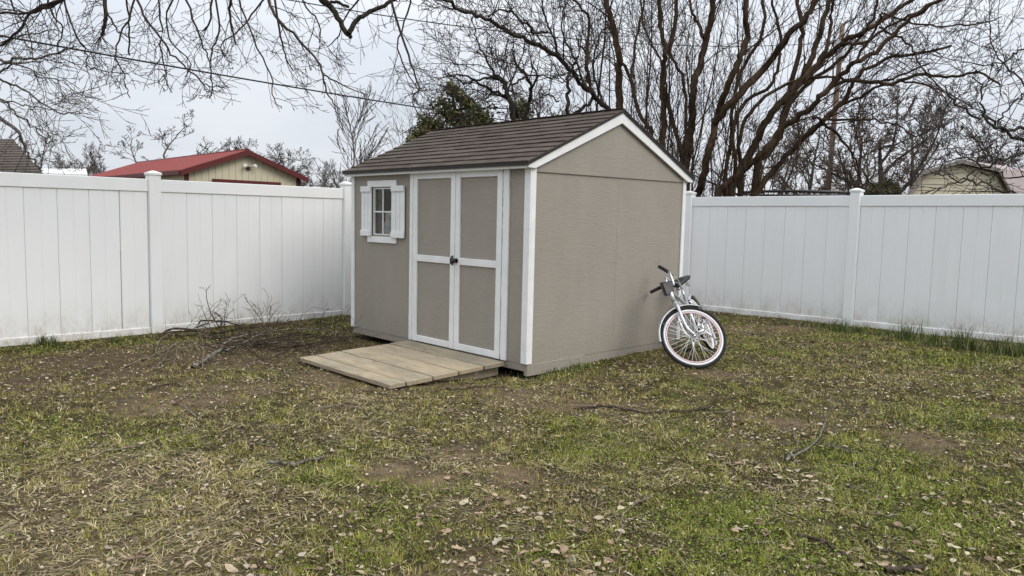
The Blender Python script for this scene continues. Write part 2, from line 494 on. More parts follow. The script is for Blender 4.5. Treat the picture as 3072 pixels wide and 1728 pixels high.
M = dict(
    siding=mat_siding(), trim=mat_trim(), vinyl=mat_vinyl(), vinyl_clean=mat_vinyl(0.0), shingle=mat_shingle(), plank=mat_plank(),
    ground=mat_ground(), glass=mat_glass(), veg=mat_vertex('grass_blades'), leaf=mat_vertex('dead_leaves', 0.75, 0.25),
    drip=simple('dark_drip_edge', (0.018, 0.015, 0.013), 0.5),
    black=simple('black_plastic', (0.014, 0.014, 0.015), 0.45, spec=0.5),
    rubber=simple('tyre_rubber', (0.016, 0.016, 0.017), 0.8, spec=0.3, bmp=0.2),
    silver=simple('silver_paint', (0.62, 0.63, 0.65), 0.28, metal=0.65, var=0.05),
    chrome=simple('chrome', (0.72, 0.73, 0.74), 0.18, metal=1.0, var=0.04),
    pink=simple('pale_pink_rim', (0.80, 0.60, 0.62), 0.35, var=0.04),
    whiterim=simple('white_sidewall', (0.78, 0.77, 0.77), 0.5, var=0.05),
    reflector=simple('reflector_white', (0.8, 0.8, 0.78), 0.3),
    bark_brown=mat_bark('brown_bark', (0.024, 0.016, 0.010), (0.085, 0.056, 0.032)),
    bark_dark=mat_bark('dark_bark', (0.018, 0.015, 0.012), (0.065, 0.055, 0.045)),
    bark_grey=mat_bark('grey_bark', (0.055, 0.047, 0.040), (0.16, 0.145, 0.125)),
    twig=mat_bark('twig_bark', (0.028, 0.021, 0.017), (0.075, 0.058, 0.047), 6.0),
    twig_red=mat_bark('reddish_twigs', (0.075, 0.050, 0.040), (0.15, 0.11, 0.088), 4.0),
    twig_grey=mat_bark('greyish_twigs', (0.085, 0.073, 0.065), (0.17, 0.15, 0.135), 4.0),
    lichen=mat_bark('lichened_bark', (0.045, 0.036, 0.028), (0.27, 0.255, 0.22), 26.0),
    stick=mat_bark('dry_stick', (0.09, 0.070, 0.050), (0.30, 0.25, 0.19), 30.0),
    stick_dark=mat_bark('dark_stick', (0.025, 0.019, 0.014), (0.10, 0.078, 0.060), 30.0),
    red_roof=simple('red_metal_roof', (0.235, 0.046, 0.040), 0.6, var=0.06, scale=1.0),
    red_trim=simple('dark_red_trim', (0.10, 0.013, 0.012), 0.5),
    cream=simple('cream_metal_siding', (0.60, 0.55, 0.40), 0.55, var=0.05, scale=1.0),
    cream2=simple('cream_lap_siding', (0.50, 0.46, 0.34), 0.6, var=0.06),
    greyroof=simple('grey_shingle_roof', (0.20, 0.175, 0.165), 0.9, var=0.25, scale=5.0),
    brownroof=simple('brown_shingle', (0.095, 0.075, 0.060), 0.95, var=0.3, scale=9.0),
    paleroof=simple('pale_pinkish_roof', (0.36, 0.30, 0.29), 0.85, var=0.08),
    white=simple('white_metal', (0.78, 0.78, 0.76), 0.5),
    pole=mat_bark('pole_wood', (0.14, 0.095, 0.07), (0.26, 0.19, 0.145), 6.0),
    galv=simple('galvanised_grey', (0.45, 0.46, 0.47), 0.5, metal=0.3),
    wire=simple('black_cable', (0.012, 0.012, 0.013), 0.6),
    dark_in=simple('bare_stud_wood', (0.24, 0.16, 0.10), 0.9, var=0.3),
    cloth=simple('pale_cloth', (0.80, 0.77, 0.70), 0.9, var=0.25, scale=18),
    cardboard=simple('brown_cardboard', (0.30, 0.20, 0.13), 0.9),
    greycloth=simple('grey_cloth', (0.10, 0.105, 0.11), 0.9, var=0.3),
    lamp=simple('floodlight_white', (0.8, 0.8, 0.78), 0.4),
)

# ------------------------------------------------------------------ ground (one sheet to the horizon)
def axis_coords(c):
    near = np.arange(-7.2, 7.2001, 0.06)
    far = 7.2*np.power(1.22, np.arange(1, 24))
    return c+np.concatenate([-far[::-1], near, far])
BARE = [(gp(*p)[:2], r, s) for p, r, s in [
    ((300, 1090), 1.1, 0.75), ((700, 1060), 1.0, 0.85), ((1000, 1040), 0.7, 0.85), ((560, 1180), 0.6, 0.55), ((1000, 1130), 0.5, 0.7), ((90, 1130), 0.8, 0.6),
    ((1410, 1350), 0.16, 0.9), ((1190, 1415), 0.17, 0.95), ((1285, 1440), 0.13, 0.95), ((1520, 1420), 0.16, 0.9), ((1560, 1190), 0.30, 0.8),
    ((1700, 1210), 0.28, 0.7), ((1850, 1215), 0.25, 0.6), ((2120, 1125), 0.25, 0.7), ((2170, 1130), 0.15, 0.8), ((1480, 1270), 0.14, 0.5),
    ((2250, 1250), 0.2, 0.5), ((3010, 1255), 0.16, 0.85), ((2330, 1268), 0.15, 0.7), ((1080, 1040), 0.5, 0.8), ((1460, 1165), 0.3, 0.5), ((2750, 1320), 0.25, 0.5),
    ((2190, 985), 0.5, 0.6), ((2350, 990), 0.4, 0.35), ((1700, 1130), 0.4, 0.25), ((150, 1500), 0.35, 0.35), ((320, 1640), 0.4, 0.45), ((60, 1690), 0.3, 0.4), ((600, 1690), 0.35, 0.3)]]
GREEN = [(gp(*p)[:2], r, s) for p, r, s in [
    ((2650, 1460), 0.55, 0.9), ((2250, 1620), 0.5, 0.9), ((2850, 1560), 0.5, 0.7), ((2450, 1700), 0.4, 0.8), ((2050, 1690), 0.35, 0.6), ((2520, 1380), 0.35, 0.6),
    ((1640, 1625), 0.3, 0.5), ((1100, 1650), 0.3, 0.6), ((1260, 1600), 0.25, 0.4), ((985, 1440), 0.18, 0.7), ((2850, 1250), 0.45, 0.55), ((3000, 1450), 0.4, 0.6),
    ((1700, 1110), 0.35, 0.8), ((1640, 1120), 0.2, 0.7), ((2600, 1010), 0.5, 0.6), ((2850, 1080), 0.6, 0.65), ((2400, 1060), 0.5, 0.4), ((640, 1060), 0.25, 0.4),
    ((160, 1050), 0.3, 0.8), ((420, 1030), 0.25, 0.7), ((560, 1025), 0.2, 0.6), ((1780, 1340), 0.5, 0.35), ((300, 1330), 0.6, 0.35), ((1280, 1480), 0.25, 0.45), ((2900, 1700), 0.3, 0.5)]]
STRAW = [(gp(*p)[:2], r, s) for p, r, s in [
    ((250, 1560), 0.9, 0.8), ((560, 1450), 0.5, 0.7), ((120, 1400), 0.5, 0.5), ((700, 1420), 0.3, 0.7), ((420, 1660), 0.5, 0.8), ((1050, 1200), 0.3, 0.6),
    ((1000, 1270), 0.5, 0.35), ((1320, 1400), 0.4, 0.5), ((2300, 1200), 0.3, 0.2), ((2600, 1170), 0.3, 0.2), ((1950, 1300), 0.4, 0.3), ((2420, 1480), 0.3, 0.4)]]
def blobs(L, x, y, warp=0.35):
    wx = x+(fbm(x, y, 0.35, 71)-0.5)*warp; wy = y+(fbm(x, y, 0.35, 93)-0.5)*warp
    t = np.zeros_like(np.asarray(x, float))
    for c, r, s in L:
        t = np.maximum(t, s*np.exp(-(((wx-c[0])**2+(wy-c[1])**2)/(r*r))**1.3))
    return t
def masks(x, y):
    x = np.asarray(x, float); y = np.asarray(y, float)
    bare = np.clip(blobs(BARE, x, y)+np.clip((fbm(x, y, 0.5, 31)-0.62)*2.2, 0, 0.5), 0, 1)
    green = np.clip(blobs(GREEN, x, y, 0.5)+np.clip((fbm(x, y, 0.45, 41)-0.42)*1.3, 0, 0.6), 0, 1)*(1-bare*0.85)
    straw = np.clip(blobs(STRAW, x, y, 0.5)+np.clip((fbm(x, y, 0.4, 57)-0.55)*1.5, 0, 0.5), 0, 1)*(1-bare*0.6)
    return bare, green, straw
def build_ground():
    xs = axis_coords(0.4); ys = axis_coords(0.2)
    X, Y = np.meshgrid(xs, ys, indexing='ij')
    Z = gz(X, Y)
    r = np.maximum(np.abs(X), np.abs(Y))
    Z = np.where(r > 9, np.clip((r-9)/30, 0, 1)*-0.25+Z, Z)
    v = np.stack([X, Y, Z], -1).reshape(-1, 3)
    nx, ny = len(xs), len(ys)
    i = np.arange(nx-1)[:, None]*ny+np.arange(ny-1)[None, :]
    q = np.stack([i, i+ny, i+ny+1, i+1], -1).reshape(-1, 4)
    bare, green, straw = masks(v[:, 0], v[:, 1])
    mulch = np.array([0.070, 0.056, 0.032]); soil = np.array([0.20, 0.145, 0.092]); moss = np.array([0.062, 0.070, 0.022]); dry = np.array([0.125, 0.10, 0.06])
    damp = np.array([0.105, 0.074, 0.048])
    left = np.clip((-0.9-v[:, 0])/1.5, 0, 1)[:, None]       # damp dark soil under the brush pile
    soil2 = soil*(1-left)+damp*left
    c = mulch[None]*(1-bare[:, None])+soil2*bare[:, None]
    c = c*(1-0.6*green[:, None])+moss*0.6*green[:, None]
    c = c*(1-0.45*straw[:, None])+dry*0.45*straw[:, None]
    o = bpy.data.objects.new('ground', mesh_arrays('ground', v, q, None, M['ground'], colors=c, smooth=True))
    COL.objects.link(o)
    tag(o, 'patchy winter lawn of soil, leaf litter and short grass', kind='structure')
build_ground()

# ------------------------------------------------------------------ white vinyl fences
PK = 0.2979; SEC = 8*PK+0.13
def picket_mesh():
    w = PK-0.0022; t = 0.022; c = 0.0045; g = 0.0035
    prof = [(-w/2, 0), (-w/2, t-c), (-w/2+c, t), (-g*2.5, t), (0, t-g*1.3), (g*2.5, t), (w/2-c, t), (w/2, t-c), (w/2, 0)]
    return MB().prism([(x, y) for x, y in prof], 2, 0.0, 1.0).mesh('picket', M['vinyl'])
PICKET = picket_mesh()
def fence(name, label, p0, d, nsec_range, z_top, slope, nrm2):
    """p0: xy of a reference post, d: unit direction along the fence, nrm2: towards the yard"""
    root = empty(name, (p0[0], p0[1], 0))
    tag(root, label, 'fence')
    ang = math.atan2(d[1], d[0])
    # local frame: x along d, y towards yard
    flip = (d[0]*nrm2[1]-d[1]*nrm2[0]) > 0
    for k in range(nsec_range[0], nsec_range[1]+1):
        s = k*SEC
        px, py = p0[0]+d[0]*s, p0[1]+d[1]*s
        zt = z_top+slope*s
        zb = float(gz(px, py))-0.06
        T = Matrix.Rotation(ang, 4, 'Z')
        # post
        pm = MB().box(-0.064, 0.064, -0.064, 0.064, 0, zt+0.045-zb, 0.006)
        o = pm.build('post', M['vinyl'], None, (px, py, zb)); o.rotation_euler.z = ang; place(o, root)
        h = zt+0.045
        cp = MB()
        cp.box(-0.073, 0.073, -0.073, 0.073, 0, 0.028, 0.004)
        cp.add([(-0.07, -0.07, 0.028), (0.07, -0.07, 0.028), (0.07, 0.07, 0.028), (-0.07, 0.07, 0.028), (-0.012, -0.012, 0.052), (0.012, -0.012, 0.052), (0.012, 0.012, 0.052), (-0.012, 0.012, 0.052)],
               [(0, 1, 5, 4), (1, 2, 6, 5), (2, 3, 7, 6), (3, 0, 4, 7), (4, 5, 6, 7)])
        cap = bpy.data.objects.new('post_cap', cp.mesh('post_cap', M['vinyl_clean']))
        cap.location = (0, 0, h-zb); link(cap, o)
        if k == nsec_range[1]: break
        # section from this post to the next
        s1 = s+SEC; zt1 = z_top+slope*s1
        mid = s+SEC/2; mx_, my_ = p0[0]+d[0]*mid, p0[1]+d[1]*mid
        L = SEC-0.128
        tilt = -math.atan2(zt1-zt, SEC)
        rail = MB().box(-L/2, L/2, -0.024, 0.024, -0.14, 0, 0.005)
        # shallow ribs moulded in the rail
        r = rail.build('top_rail', M['vinyl_clean'], None, (mx_, my_, (zt+zt1)/2)); r.rotation_euler = (0, tilt, ang); place(r, root)
        g0 = float(gz(p0[0]+d[0]*(s+0.3), p0[1]+d[1]*(s+0.3))); g1 = float(gz(p0[0]+d[0]*(s1-0.3), p0[1]+d[1]*(s1-0.3)))
        gm = (g0+g1)/2; gt = -math.atan2(g1-g0, SEC-0.6)
        br = MB().box(-L/2, L/2, -0.024, 0.024, -0.10, 0.075, 0.005)
        b = br.build('bottom_rail', M['vinyl'], None, (mx_, my_, gm)); b.rotation_euler = (0, gt, ang); place(b, root)
        for i in range(8):
            q = s+0.065+PK*(i+0.5)
            f = (q-s)/SEC
            zb_ = g0+(g1-g0)*f+0.02; zt_ = zt+(zt1-zt)*f-0.11
            po = bpy.data.objects.new('picket', PICKET)
            off = random.uniform(-0.0012, 0.0012)
            po.location = (p0[0]+d[0]*q-nrm2[0]*(0.011-off), p0[1]+d[1]*q-nrm2[1]*(0.011-off), zb_)
            po.rotation_euler = (0, 0, ang+(0 if flip else math.pi)+random.uniform(-0.004, 0.004))
            po.scale = (0.955 if (k == -1 and i == 7 and d[1] > 0.9) else 1, 1, zt_-zb_)
            COL.objects.link(po); place(po, root)
    return root
aL = -0.0167; dL = nrm((aL, 1.0)); aR = 0.0121; dR = nrm((1.0, aR))
fence('vinyl_fence', 'white vinyl privacy fence along the left, behind the brush pile', (-4.312, -1.687), dL, (-2, 3), 1.7223, 0.0043, np.array([dL[1], -dL[0]]))
fence('vinyl_fence', 'white vinyl privacy fence along the right, behind the bicycle', (0.618, 5.4508), dR, (-2, 3), 1.7857, 0.0032, np.array([dR[1], -dR[0]]))

# ------------------------------------------------------------------ garden shed
W, D = 2.8625, 2.376
ZB, ZW = 0.088, 1.84           # bottom of the siding, top of the walls
shed = empty('garden_shed', (0, 0, 0))
tag(shed, 'taupe wooden garden shed with white trim and brown shingle roof', 'shed')
WX0, WX1, WZ0, WZ1 = -2.433, -2.08, 1.166, 1.672     # window opening
wl = MB()
wl.box(-W, WX0, 0, 0.02, ZB, ZW); wl.box(WX1, -1.70, 0, 0.02, ZB, ZW)
wl.box(WX0, WX1, 0, 0.02, ZB, WZ0); wl.box(WX0, WX1, 0, 0.02, WZ1, ZW)
wl.box(-0.30, 0, 0, 0.02, ZB, ZW); wl.box(-1.70, -0.30, 0, 0.02, 1.79, ZW)
wl.build('front_wall', M['siding'], shed)
# gable side made of two sheets with a joint, and the overlapping gable panel above
MIDY = D/2; RZ = 2.434; EZ = 1.876
SL = (RZ-EZ)/(MIDY+0.048)
MB().box(-0.02, 0.0, 0.0205, 1.219, ZB, ZW-0.03).build('siding_sheet', M['siding'], shed)
MB().box(-0.02, 0.0006, 1.2200, D, ZB, ZW-0.03).build('siding_sheet', M['siding'], shed)
gpan = [(0.06, 1.785), (0.03, 1.80), (0.03, 1.845), (MIDY, 2.36), (D-0.02, 1.845), (D-0.02, 1.808)]
MB().prism(gpan, 0, 0.001, 0.014).build('gable_panel', M['siding'], shed)
MB().box(-W, -0.021, D-0.02, D, ZB, ZW).build('rear_wall', M['siding'], shed)
lw = MB(); lw.box(-W, -W+0.02, 0.0205, D-0.021, ZB, ZW-0.03)
lw.prism([(0.02, ZW-0.03), (MIDY, 2.37), (D-0.02, ZW-0.03)], 0, -W, -W+0.02)
lw.build('side_wall', M['siding'], shed)
MB().box(-W+0.021, -0.021, 0.021, D-0.021, 0.05, 0.085).build('floor', M['dark_in'], shed)
nails = MB()
for y_ in (0.07, 0.62, 1.19, 1.25, 1.80, 2.32):
    for z_ in np.arange(0.2, 1.75, 0.305):
        nails.box(0.0002, 0.0016, y_-0.0035, y_+0.0035, z_-0.0035, z_+0.0035)
nails.build('nail_heads', M['siding'], shed)['kind'] = 'stuff'
# skirting under the siding
MB().box(-W+0.004, -0.004, 0.004, 0.04, 0.018, 0.0865, 0.003).build('skirting_board', M['siding'], shed)
MB().box(-0.03, 0.012, 0.002, 0.78, -0.02, 0.0865, 0.003).build('skirting_board', M['siding'], shed)
MB().box(-0.03, -0.003, 0.785, D-0.004, -0.02, 0.0862, 0.003).build('skirting_board', M['siding'], shed)
for y in (0.35, 1.2, 2.05):
    MB().box(-W+0.05, -0.05, y-0.045, y+0.045, -0.08, 0.049).build('skid', M['dark_in'], shed)
# corner boards
MB().box(-W-0.004, -W+0.056, -0.018, 0.0, ZB+0.004, 1.835, 0.003).build('corner_board', M['trim'], shed)
MB().box(-0.058, 0.018, -0.018, 0.0, ZB+0.002, 1.815, 0.003).build('corner_board', M['trim'], shed)
MB().box(0.0005, 0.0175, 0.0003, 0.056, ZB, 1.815, 0.003).build('corner_board', M['trim'], shed)
MB().box(0.0015, 0.018, D-0.052, D+0.004, ZB, 1.84, 0.003).build('corner_board', M['trim'], shed)
# double door
def door(x0, x1, hinge_left):
    d = MB().box(x0+0.02, x1-0.02, -0.006, 0.006, ZB+0.02, 1.79)
    dr = d.build('door', M['siding'], shed)
    def p(n, *b):
        o = MB().box(*b, 0.0025).build(n, M['trim'], None); place(o, None); o.parent = dr; o.matrix_parent_inverse = Matrix.Identity(4)
        return o
    p('stile', x0, x0+0.066, -0.025, -0.006, ZB, 1.815); p('stile', x1-0.066, x1, -0.025, -0.006, ZB, 1.815)
    p('rail', x0+0.0665, x1-0.0665, -0.0235, -0.006, 1.752, 1.813)
    p('rail', x0+0.0665, x1-0.0665, -0.0235, -0.006, 0.919, 0.985)
    p('rail', x0+0.0665, x1-0.0665, -0.0235, -0.006, ZB+0.002, 0.152)
    return dr
d1 = door(-1.669, -0.9945, True); d2 = door(-0.9875, -0.333, False)
# rough caulk strips at the hinge gaps, then the jambs
MB().box(-1.734, -1.6835, -0.022, 0.0, ZB-0.002, 1.815, 0.003).build('door_jamb', M['trim'], shed)
MB().box(-0.3185, -0.251, -0.022, 0.0, ZB-0.002, 1.815, 0.003).build('door_jamb', M['trim'], shed)
for x, s in ((-1.6795, 1), (-0.3222, 1)):
    pts = []; rad = []
    for i in range(70):
        z = ZB+0.01+i*(1.71/69)
        pts.append((x+random.uniform(-.002, .002), -0.017+random.uniform(-.002, .002), z)); rad.append(random.uniform(0.001, 0.0065))
    MB().tube(pts, rad, 5).build('caulk_bead', M['trim'], shed)
# knob with backplate and hasp on the right leaf
h = MB()
h.tube([(-0.958, -0.025, 0.957), (-0.958, -0.033, 0.957)], 0.024, 14)
h.tube([(-0.958, -0.032, 0.957), (-0.958, -0.052, 0.957), (-0.958, -0.058, 0.957), (-0.958, -0.070, 0.957), (-0.958, -0.082, 0.957), (-0.958, -0.088, 0.957)], [0.011, 0.011, 0.024, 0.029, 0.025, 0.010], 14)
kb = h.build('door_knob', M['black'], None); kb.parent = d2
h = MB().tube([(-1.016, -0.026, 0.915), (-1.018, -0.048, 0.93), (-1.018, -0.052, 0.957), (-1.014, -0.048, 0.985), (-1.012, -0.026, 1.0)], [0.009, 0.009, 0.0085, 0.009, 0.009], 8)
hb = h.build('door_pull', M['black'], None); hb.parent = d1
# eave fascia and rake boards
MB().box(-W-0.035, 0.0285, -0.078, -0.058, 1.806, 1.852, 0.003).build('eave_fascia', M['trim'], shed)
MB().box(-W-0.03, 0.0, -0.0575, -0.0005, 1.842, 1.85).build('soffit', M['trim'], shed)
for sd, nm in ((0, 'rake_board'), (1, 'rake_board')):
    yo = (lambda y: y) if sd == 0 else (lambda y: 2*MIDY-y)
    def rk(x0, x1):
        poly = [(yo(-0.079), 1.812), (yo(-0.079), EZ-0.030), (MIDY, RZ-0.022), (MIDY, RZ-0.118), (yo(0.012), 1.812)]
        if sd: poly = poly[::-1]
        return MB().prism(poly, 0, x0, x1)
    rk(0.029, 0.049).build(nm, M['trim'], shed)
    rk(-W-0.055, -W-0.036).build(nm, M['trim'], shed)
# roof deck + individual shingles
RX0, RX1 = -W-0.06, 0.062
def slope_pt(y): return RZ+0.002-abs(y-MIDY)*SL
deck = MB()
yf, yb = -0.098, 2*MIDY+0.098
deck.prism([(yf, slope_pt(yf)-0.026), (yf, slope_pt(yf)+0.004), (MIDY, RZ+0.006), (yb, slope_pt(yb)+0.004), (yb, slope_pt(yb)-0.026), (MIDY, RZ-0.020)], 0, RX0, RX1)
roof = deck.build('roof', M['drip'], shed)
th = math.atan(SL)
slen = (MIDY-yf)/math.cos(th)
NC = 11; EXP = slen/NC; TW = 0.305
def shingle_mesh(w):
    l = EXP+0.05; t0, t1 = 0.0095, 0.003
    m_ = MB(); c = 0.002
    m_.add([(c, 0, -0.002), (w-c, 0, -0.002), (w-c, 0, t0-0.002), (c, 0, t0-0.002), (0, l, -0.002), (w, l, -0.002), (w, l, t1-0.002), (0, l, t1-0.002)],
           [(0, 1, 2, 3), (3, 2, 6, 7), (4, 7, 6, 5), (0, 3, 7, 4), (1, 5, 6, 2), (0, 4, 5, 1)])
    return m_.mesh('shingle', M['shingle'])
SH = {}
def put_shingle(x, w, j, back):
    k = round(w, 3)
    if k not in SH: SH[k] = shingle_mesh(w)
    o = bpy.data.objects.new('shingle', SH[k])
    s = j*EXP-0.006
    y = yf+s*math.cos(th); z = slope_pt(yf)+0.008+s*math.sin(th)+random.uniform(-0.0008, 0.0014)
    if not back:
        o.location = (x, y, z); o.rotation_euler = (th-0.05, random.uniform(-.003, .003), random.uniform(-.004, .004))
    else:
        o.location = (x+w, 2*MIDY-y, z); o.rotation_euler = (th-0.05, 0, math.pi)
    COL.objects.link(o); o.parent = roof
for back in (False, True):
    for j in range(NC):
        x = RX0-0.006-(j % 3)*0.102-0.04*(j % 2)
        while x < RX1:
            a = max(x, RX0-0.006); b = min(x+TW-0.003, RX1+0.006)
            if b-a > 0.03: put_shingle(a, b-a, j, back)
            x += TW
capm = MB()
capm.add([(0, -0.105, -0.105*SL-0.001), (0, 0, 0.006), (0, 0.105, -0.105*SL-0.001), (0.17, -0.105, -0.105*SL-0.006), (0.17, 0, 0.001), (0.17, 0.105, -0.105*SL-0.006),
          (0, -0.105, -0.105*SL-0.009), (0, 0, -0.002), (0, 0.105, -0.105*SL-0.009)], [(0, 1, 4, 3), (1, 2, 5, 4), (0, 6, 7, 1), (1, 7, 8, 2)])
capm = capm.mesh('ridge_cap', M['shingle'])
x = RX0
while x < RX1-0.05:
    o = bpy.data.objects.new('ridge_cap', capm); o.location = (x+0.146 if x+0.146 < RX1 else RX1, MIDY, RZ+0.017)
    o.rotation_euler.z = math.pi
    COL.objects.link(o); o.parent = roof; x += 0.146
# window: frame, panes, muntins, head, sill, shutters
wf = MB()
fr = 0.010
wf.box(WX0, WX0+fr, -0.004, 0.03, WZ0, WZ1); wf.box(WX1-fr, WX1, -0.004, 0.03, WZ0, WZ1)
wf.box(WX0+fr, WX1-fr, -0.0035, 0.03, WZ0, WZ0+fr); wf.box(WX0+fr, WX1-fr, -0.0035, 0.03, WZ1-fr, WZ1)
win = wf.build('window', M['white'], shed)
cx, cz = (WX0+WX1)/2, 1.417
def wpart(n, mat, *b, c=0.0):
    o = MB().box(*b, c).build(n, mat, None); o.parent = win; return o
wpart('muntin', M['white'], cx-0.006, cx+0.006, 0.0, 0.012, WZ0+fr, WZ1-fr)
wpart('muntin', M['white'], WX0+fr, cx-0.0062, 0.0005, 0.0115, cz-0.007, cz+0.007)
wpart('muntin', M['white'], cx+0.0062, WX1-fr, 0.0005, 0.0115, cz-0.007, cz+0.007)
for (xa, xb) in ((WX0+fr, cx), (cx, WX1-fr)):
    for (za, zb_) in ((WZ0+fr, cz), (cz, WZ1-fr)):
        wpart('pane', M['glass'], xa+0.002, xb-0.002, 0.014, 0.017, za+0.002, zb_-0.002)
wpart('head_trim', M['trim'], -2.53, -1.98, -0.022, -0.0005, 1.684, 1.754, c=0.003)
wpart('sill_trim', M['trim'], -2.525, -1.98, -0.022, -0.0005, 1.08, 1.146, c=0.003)
def shutter(x0, x1, zl, zh, tilt):
    sh = MB()
    w = (x1-x0-0.012)/3
    s0 = sh.box(x0+0.01, x1-0.01, -0.012, -0.0005, zl+0.02, zh-0.02).build('shutter', M['drip'], shed)
    for i in range(3):
        a = x0+i*(w+0.006)
        o = MB().box(a, a+w, -0.026, -0.0122, zl, zh, 0.003).build('slat', M['trim'], None); o.parent = s0
    for (za, zb_) in ((zl-0.004, zl+0.06), (zh-0.058, zh+0.004)):
        o = MB().box(x0-0.003, x1+0.003, -0.040, -0.0265, za, zb_, 0.003).build('batten', M['trim'], None); o.parent = s0
    s0.rotation_euler.y = 0
    return s0
shutter(-2.642, -2.446, 1.152, 1.692, 0); shutter(-2.052, -1.828, 1.146, 1.69, 0)
# stored things seen through the panes
MB().box(-2.50, -2.33, 0.06, 0.10, 0.3, 1.82).build('stud', M['cardboard'], shed)
def lump(name, c, s, mat, label, cat, seed, base):
    bm = bmesh.new(); bmesh.ops.create_icosphere(bm, subdivisions=3, radius=1.0)
    for v in bm.verts:
        n = fbm(np.array([v.co.x*1.3+seed]), np.array([v.co.y*1.3+v.co.z*1.7]), 0.6, seed)[0]
        k = 0.7+0.65*n
        v.co = Vector((v.co.x*s[0]*k, v.co.y*s[1]*k, v.co.z*s[2]*k))
    me = bpy.data.meshes.new(name); bm.to_mesh(me); bm.free(); me.materials.append(mat)
    for p in me.polygons: p.use_smooth = True
    o = bpy.data.objects.new(name, me); o.location = c; COL.objects.link(o)
    return tag(o, label, cat)
bx_ = MB().box(-2.55, -1.95, 0.045, 0.50, 0.086, 1.14, 0.004).build('storage_box', M['cardboard'])
tag(bx_, 'brown storage box standing behind the shed window', 'box')
lump('cloth_bundle', (-2.28, 0.125, 1.26), (0.09, 0.07, 0.17), M['cloth'], 'pale cloth bundle seen through the lower shed window panes', 'cloth', 3, 1.16)
lump('dark_bag', (-2.12, 0.14, 1.24), (0.10, 0.08, 0.11), M['greycloth'], 'dark grey bag beside the pale cloth inside the shed', 'bag', 8, 1.16)

# small white board end sticking out at the far corner of the shed
wb = MB(); wb.prism([(-2.99, 0.10), (-2.868, 0.05), (-2.868, 0.42), (-2.99, 0.42)], 2, 0.055, 0.078)
tag(wb.build('board_offcut', M['trim']), 'short white board end poking out at the shed corner near the left fence', 'board')

# ------------------------------------------------------------------ plank ramp
ramp_o = empty('plank_ramp', (-0.96, -0.65, 0))
tag(ramp_o, 'low weathered plank ramp in front of the shed doors', 'ramp')
yb_ = [-1.285, -1.118, -0.846, -0.566, -0.282, -0.030]
RA = math.atan((0.084-0.040)/1.255)
for i in range(5):
    y0, y1 = yb_[i], yb_[i+1]-0.017
    xl = -1.705+random.uniform(-0.012, 0.012); xr = -0.228+random.uniform(-0.012, 0.010)
    w = y1-y0
    me = MB().box(-(xr-xl)/2, (xr-xl)/2, 0, w, -0.038, 0, 0.004)
    o = me.build('plank', M['plank'], None, ((xl+xr)/2, y0, 0.040+(y0+1.285)*math.tan(RA)+random.uniform(-0.0015, 0.0015)))
    o.rotation_euler = (RA, random.uniform(-0.002, 0.002), random.uniform(-0.003, 0.003)); place(o, ramp_o)
for x in (-1.60, -0.98, -0.345):
    MB().prism([(-1.10, 0.002), (-0.035, 0.040), (-0.035, -0.055), (-0.30, -0.062), (-1.10, -0.03)], 0, x-0.019, x+0.019).build('stringer', M['plank'], ramp_o)

# ------------------------------------------------------------------ bicycle
def rotm(ax, an):
    return np.array(Matrix.Rotation(an, 3, Vector(ax)))
bike = empty('cruiser_bicycle', (0.53, 1.95, 0))
tag(bike, 'silver cruiser bicycle with pale pink rims leaning on the shed wall', 'bicycle')
BR = 0.318
BA = np.array([-0.3746, 0, 0.927]); BF = np.array([0.927, 0, 0.3746])
AXL = np.array([1.06, 0, BR]); BP0 = AXL-0.06*BF
BM = rotm((0, 0, 1), -1.1516) @ rotm((1, 0, 0), 0.470) @ rotm((0, 1, 0), -0.007)
BO = np.array([0.437, 2.403, 0.012])
BST = rotm(tuple(BA), 2.16)
bw = lambda P: BO+BM @ np.asarray(P, float)
bs = lambda P: BO+BM @ (BP0+BST @ (np.asarray(P, float)-BP0))
def torus(mb, T, c, R, r, n=56, k=8, squash=1.0, a0=0.0, a1=2*math.pi, arc=(0, 2*math.pi)):
    full = abs(a1-a0-2*math.pi) < 1e-6
    cnt = n if full else n+1
    vs = []; fs = []
    for i in range(cnt):
        a = a0+(a1-a0)*i/n
        for j in range(k):
            b = 2*math.pi*j/k
            rr = R+r*math.cos(b)
            vs.append(T((c[0]+rr*math.cos(a), c[1]+r*squash*math.sin(b), c[2]+rr*math.sin(a))))
    for i in range(n if full else n):
        i2 = (i+1) % cnt
        if not full and i == n: break
        for j in range(k):
            fs.append((i*k+j, i2*k+j, i2*k+(j+1) % k, i*k+(j+1) % k))
    mb.add(vs, fs, True)
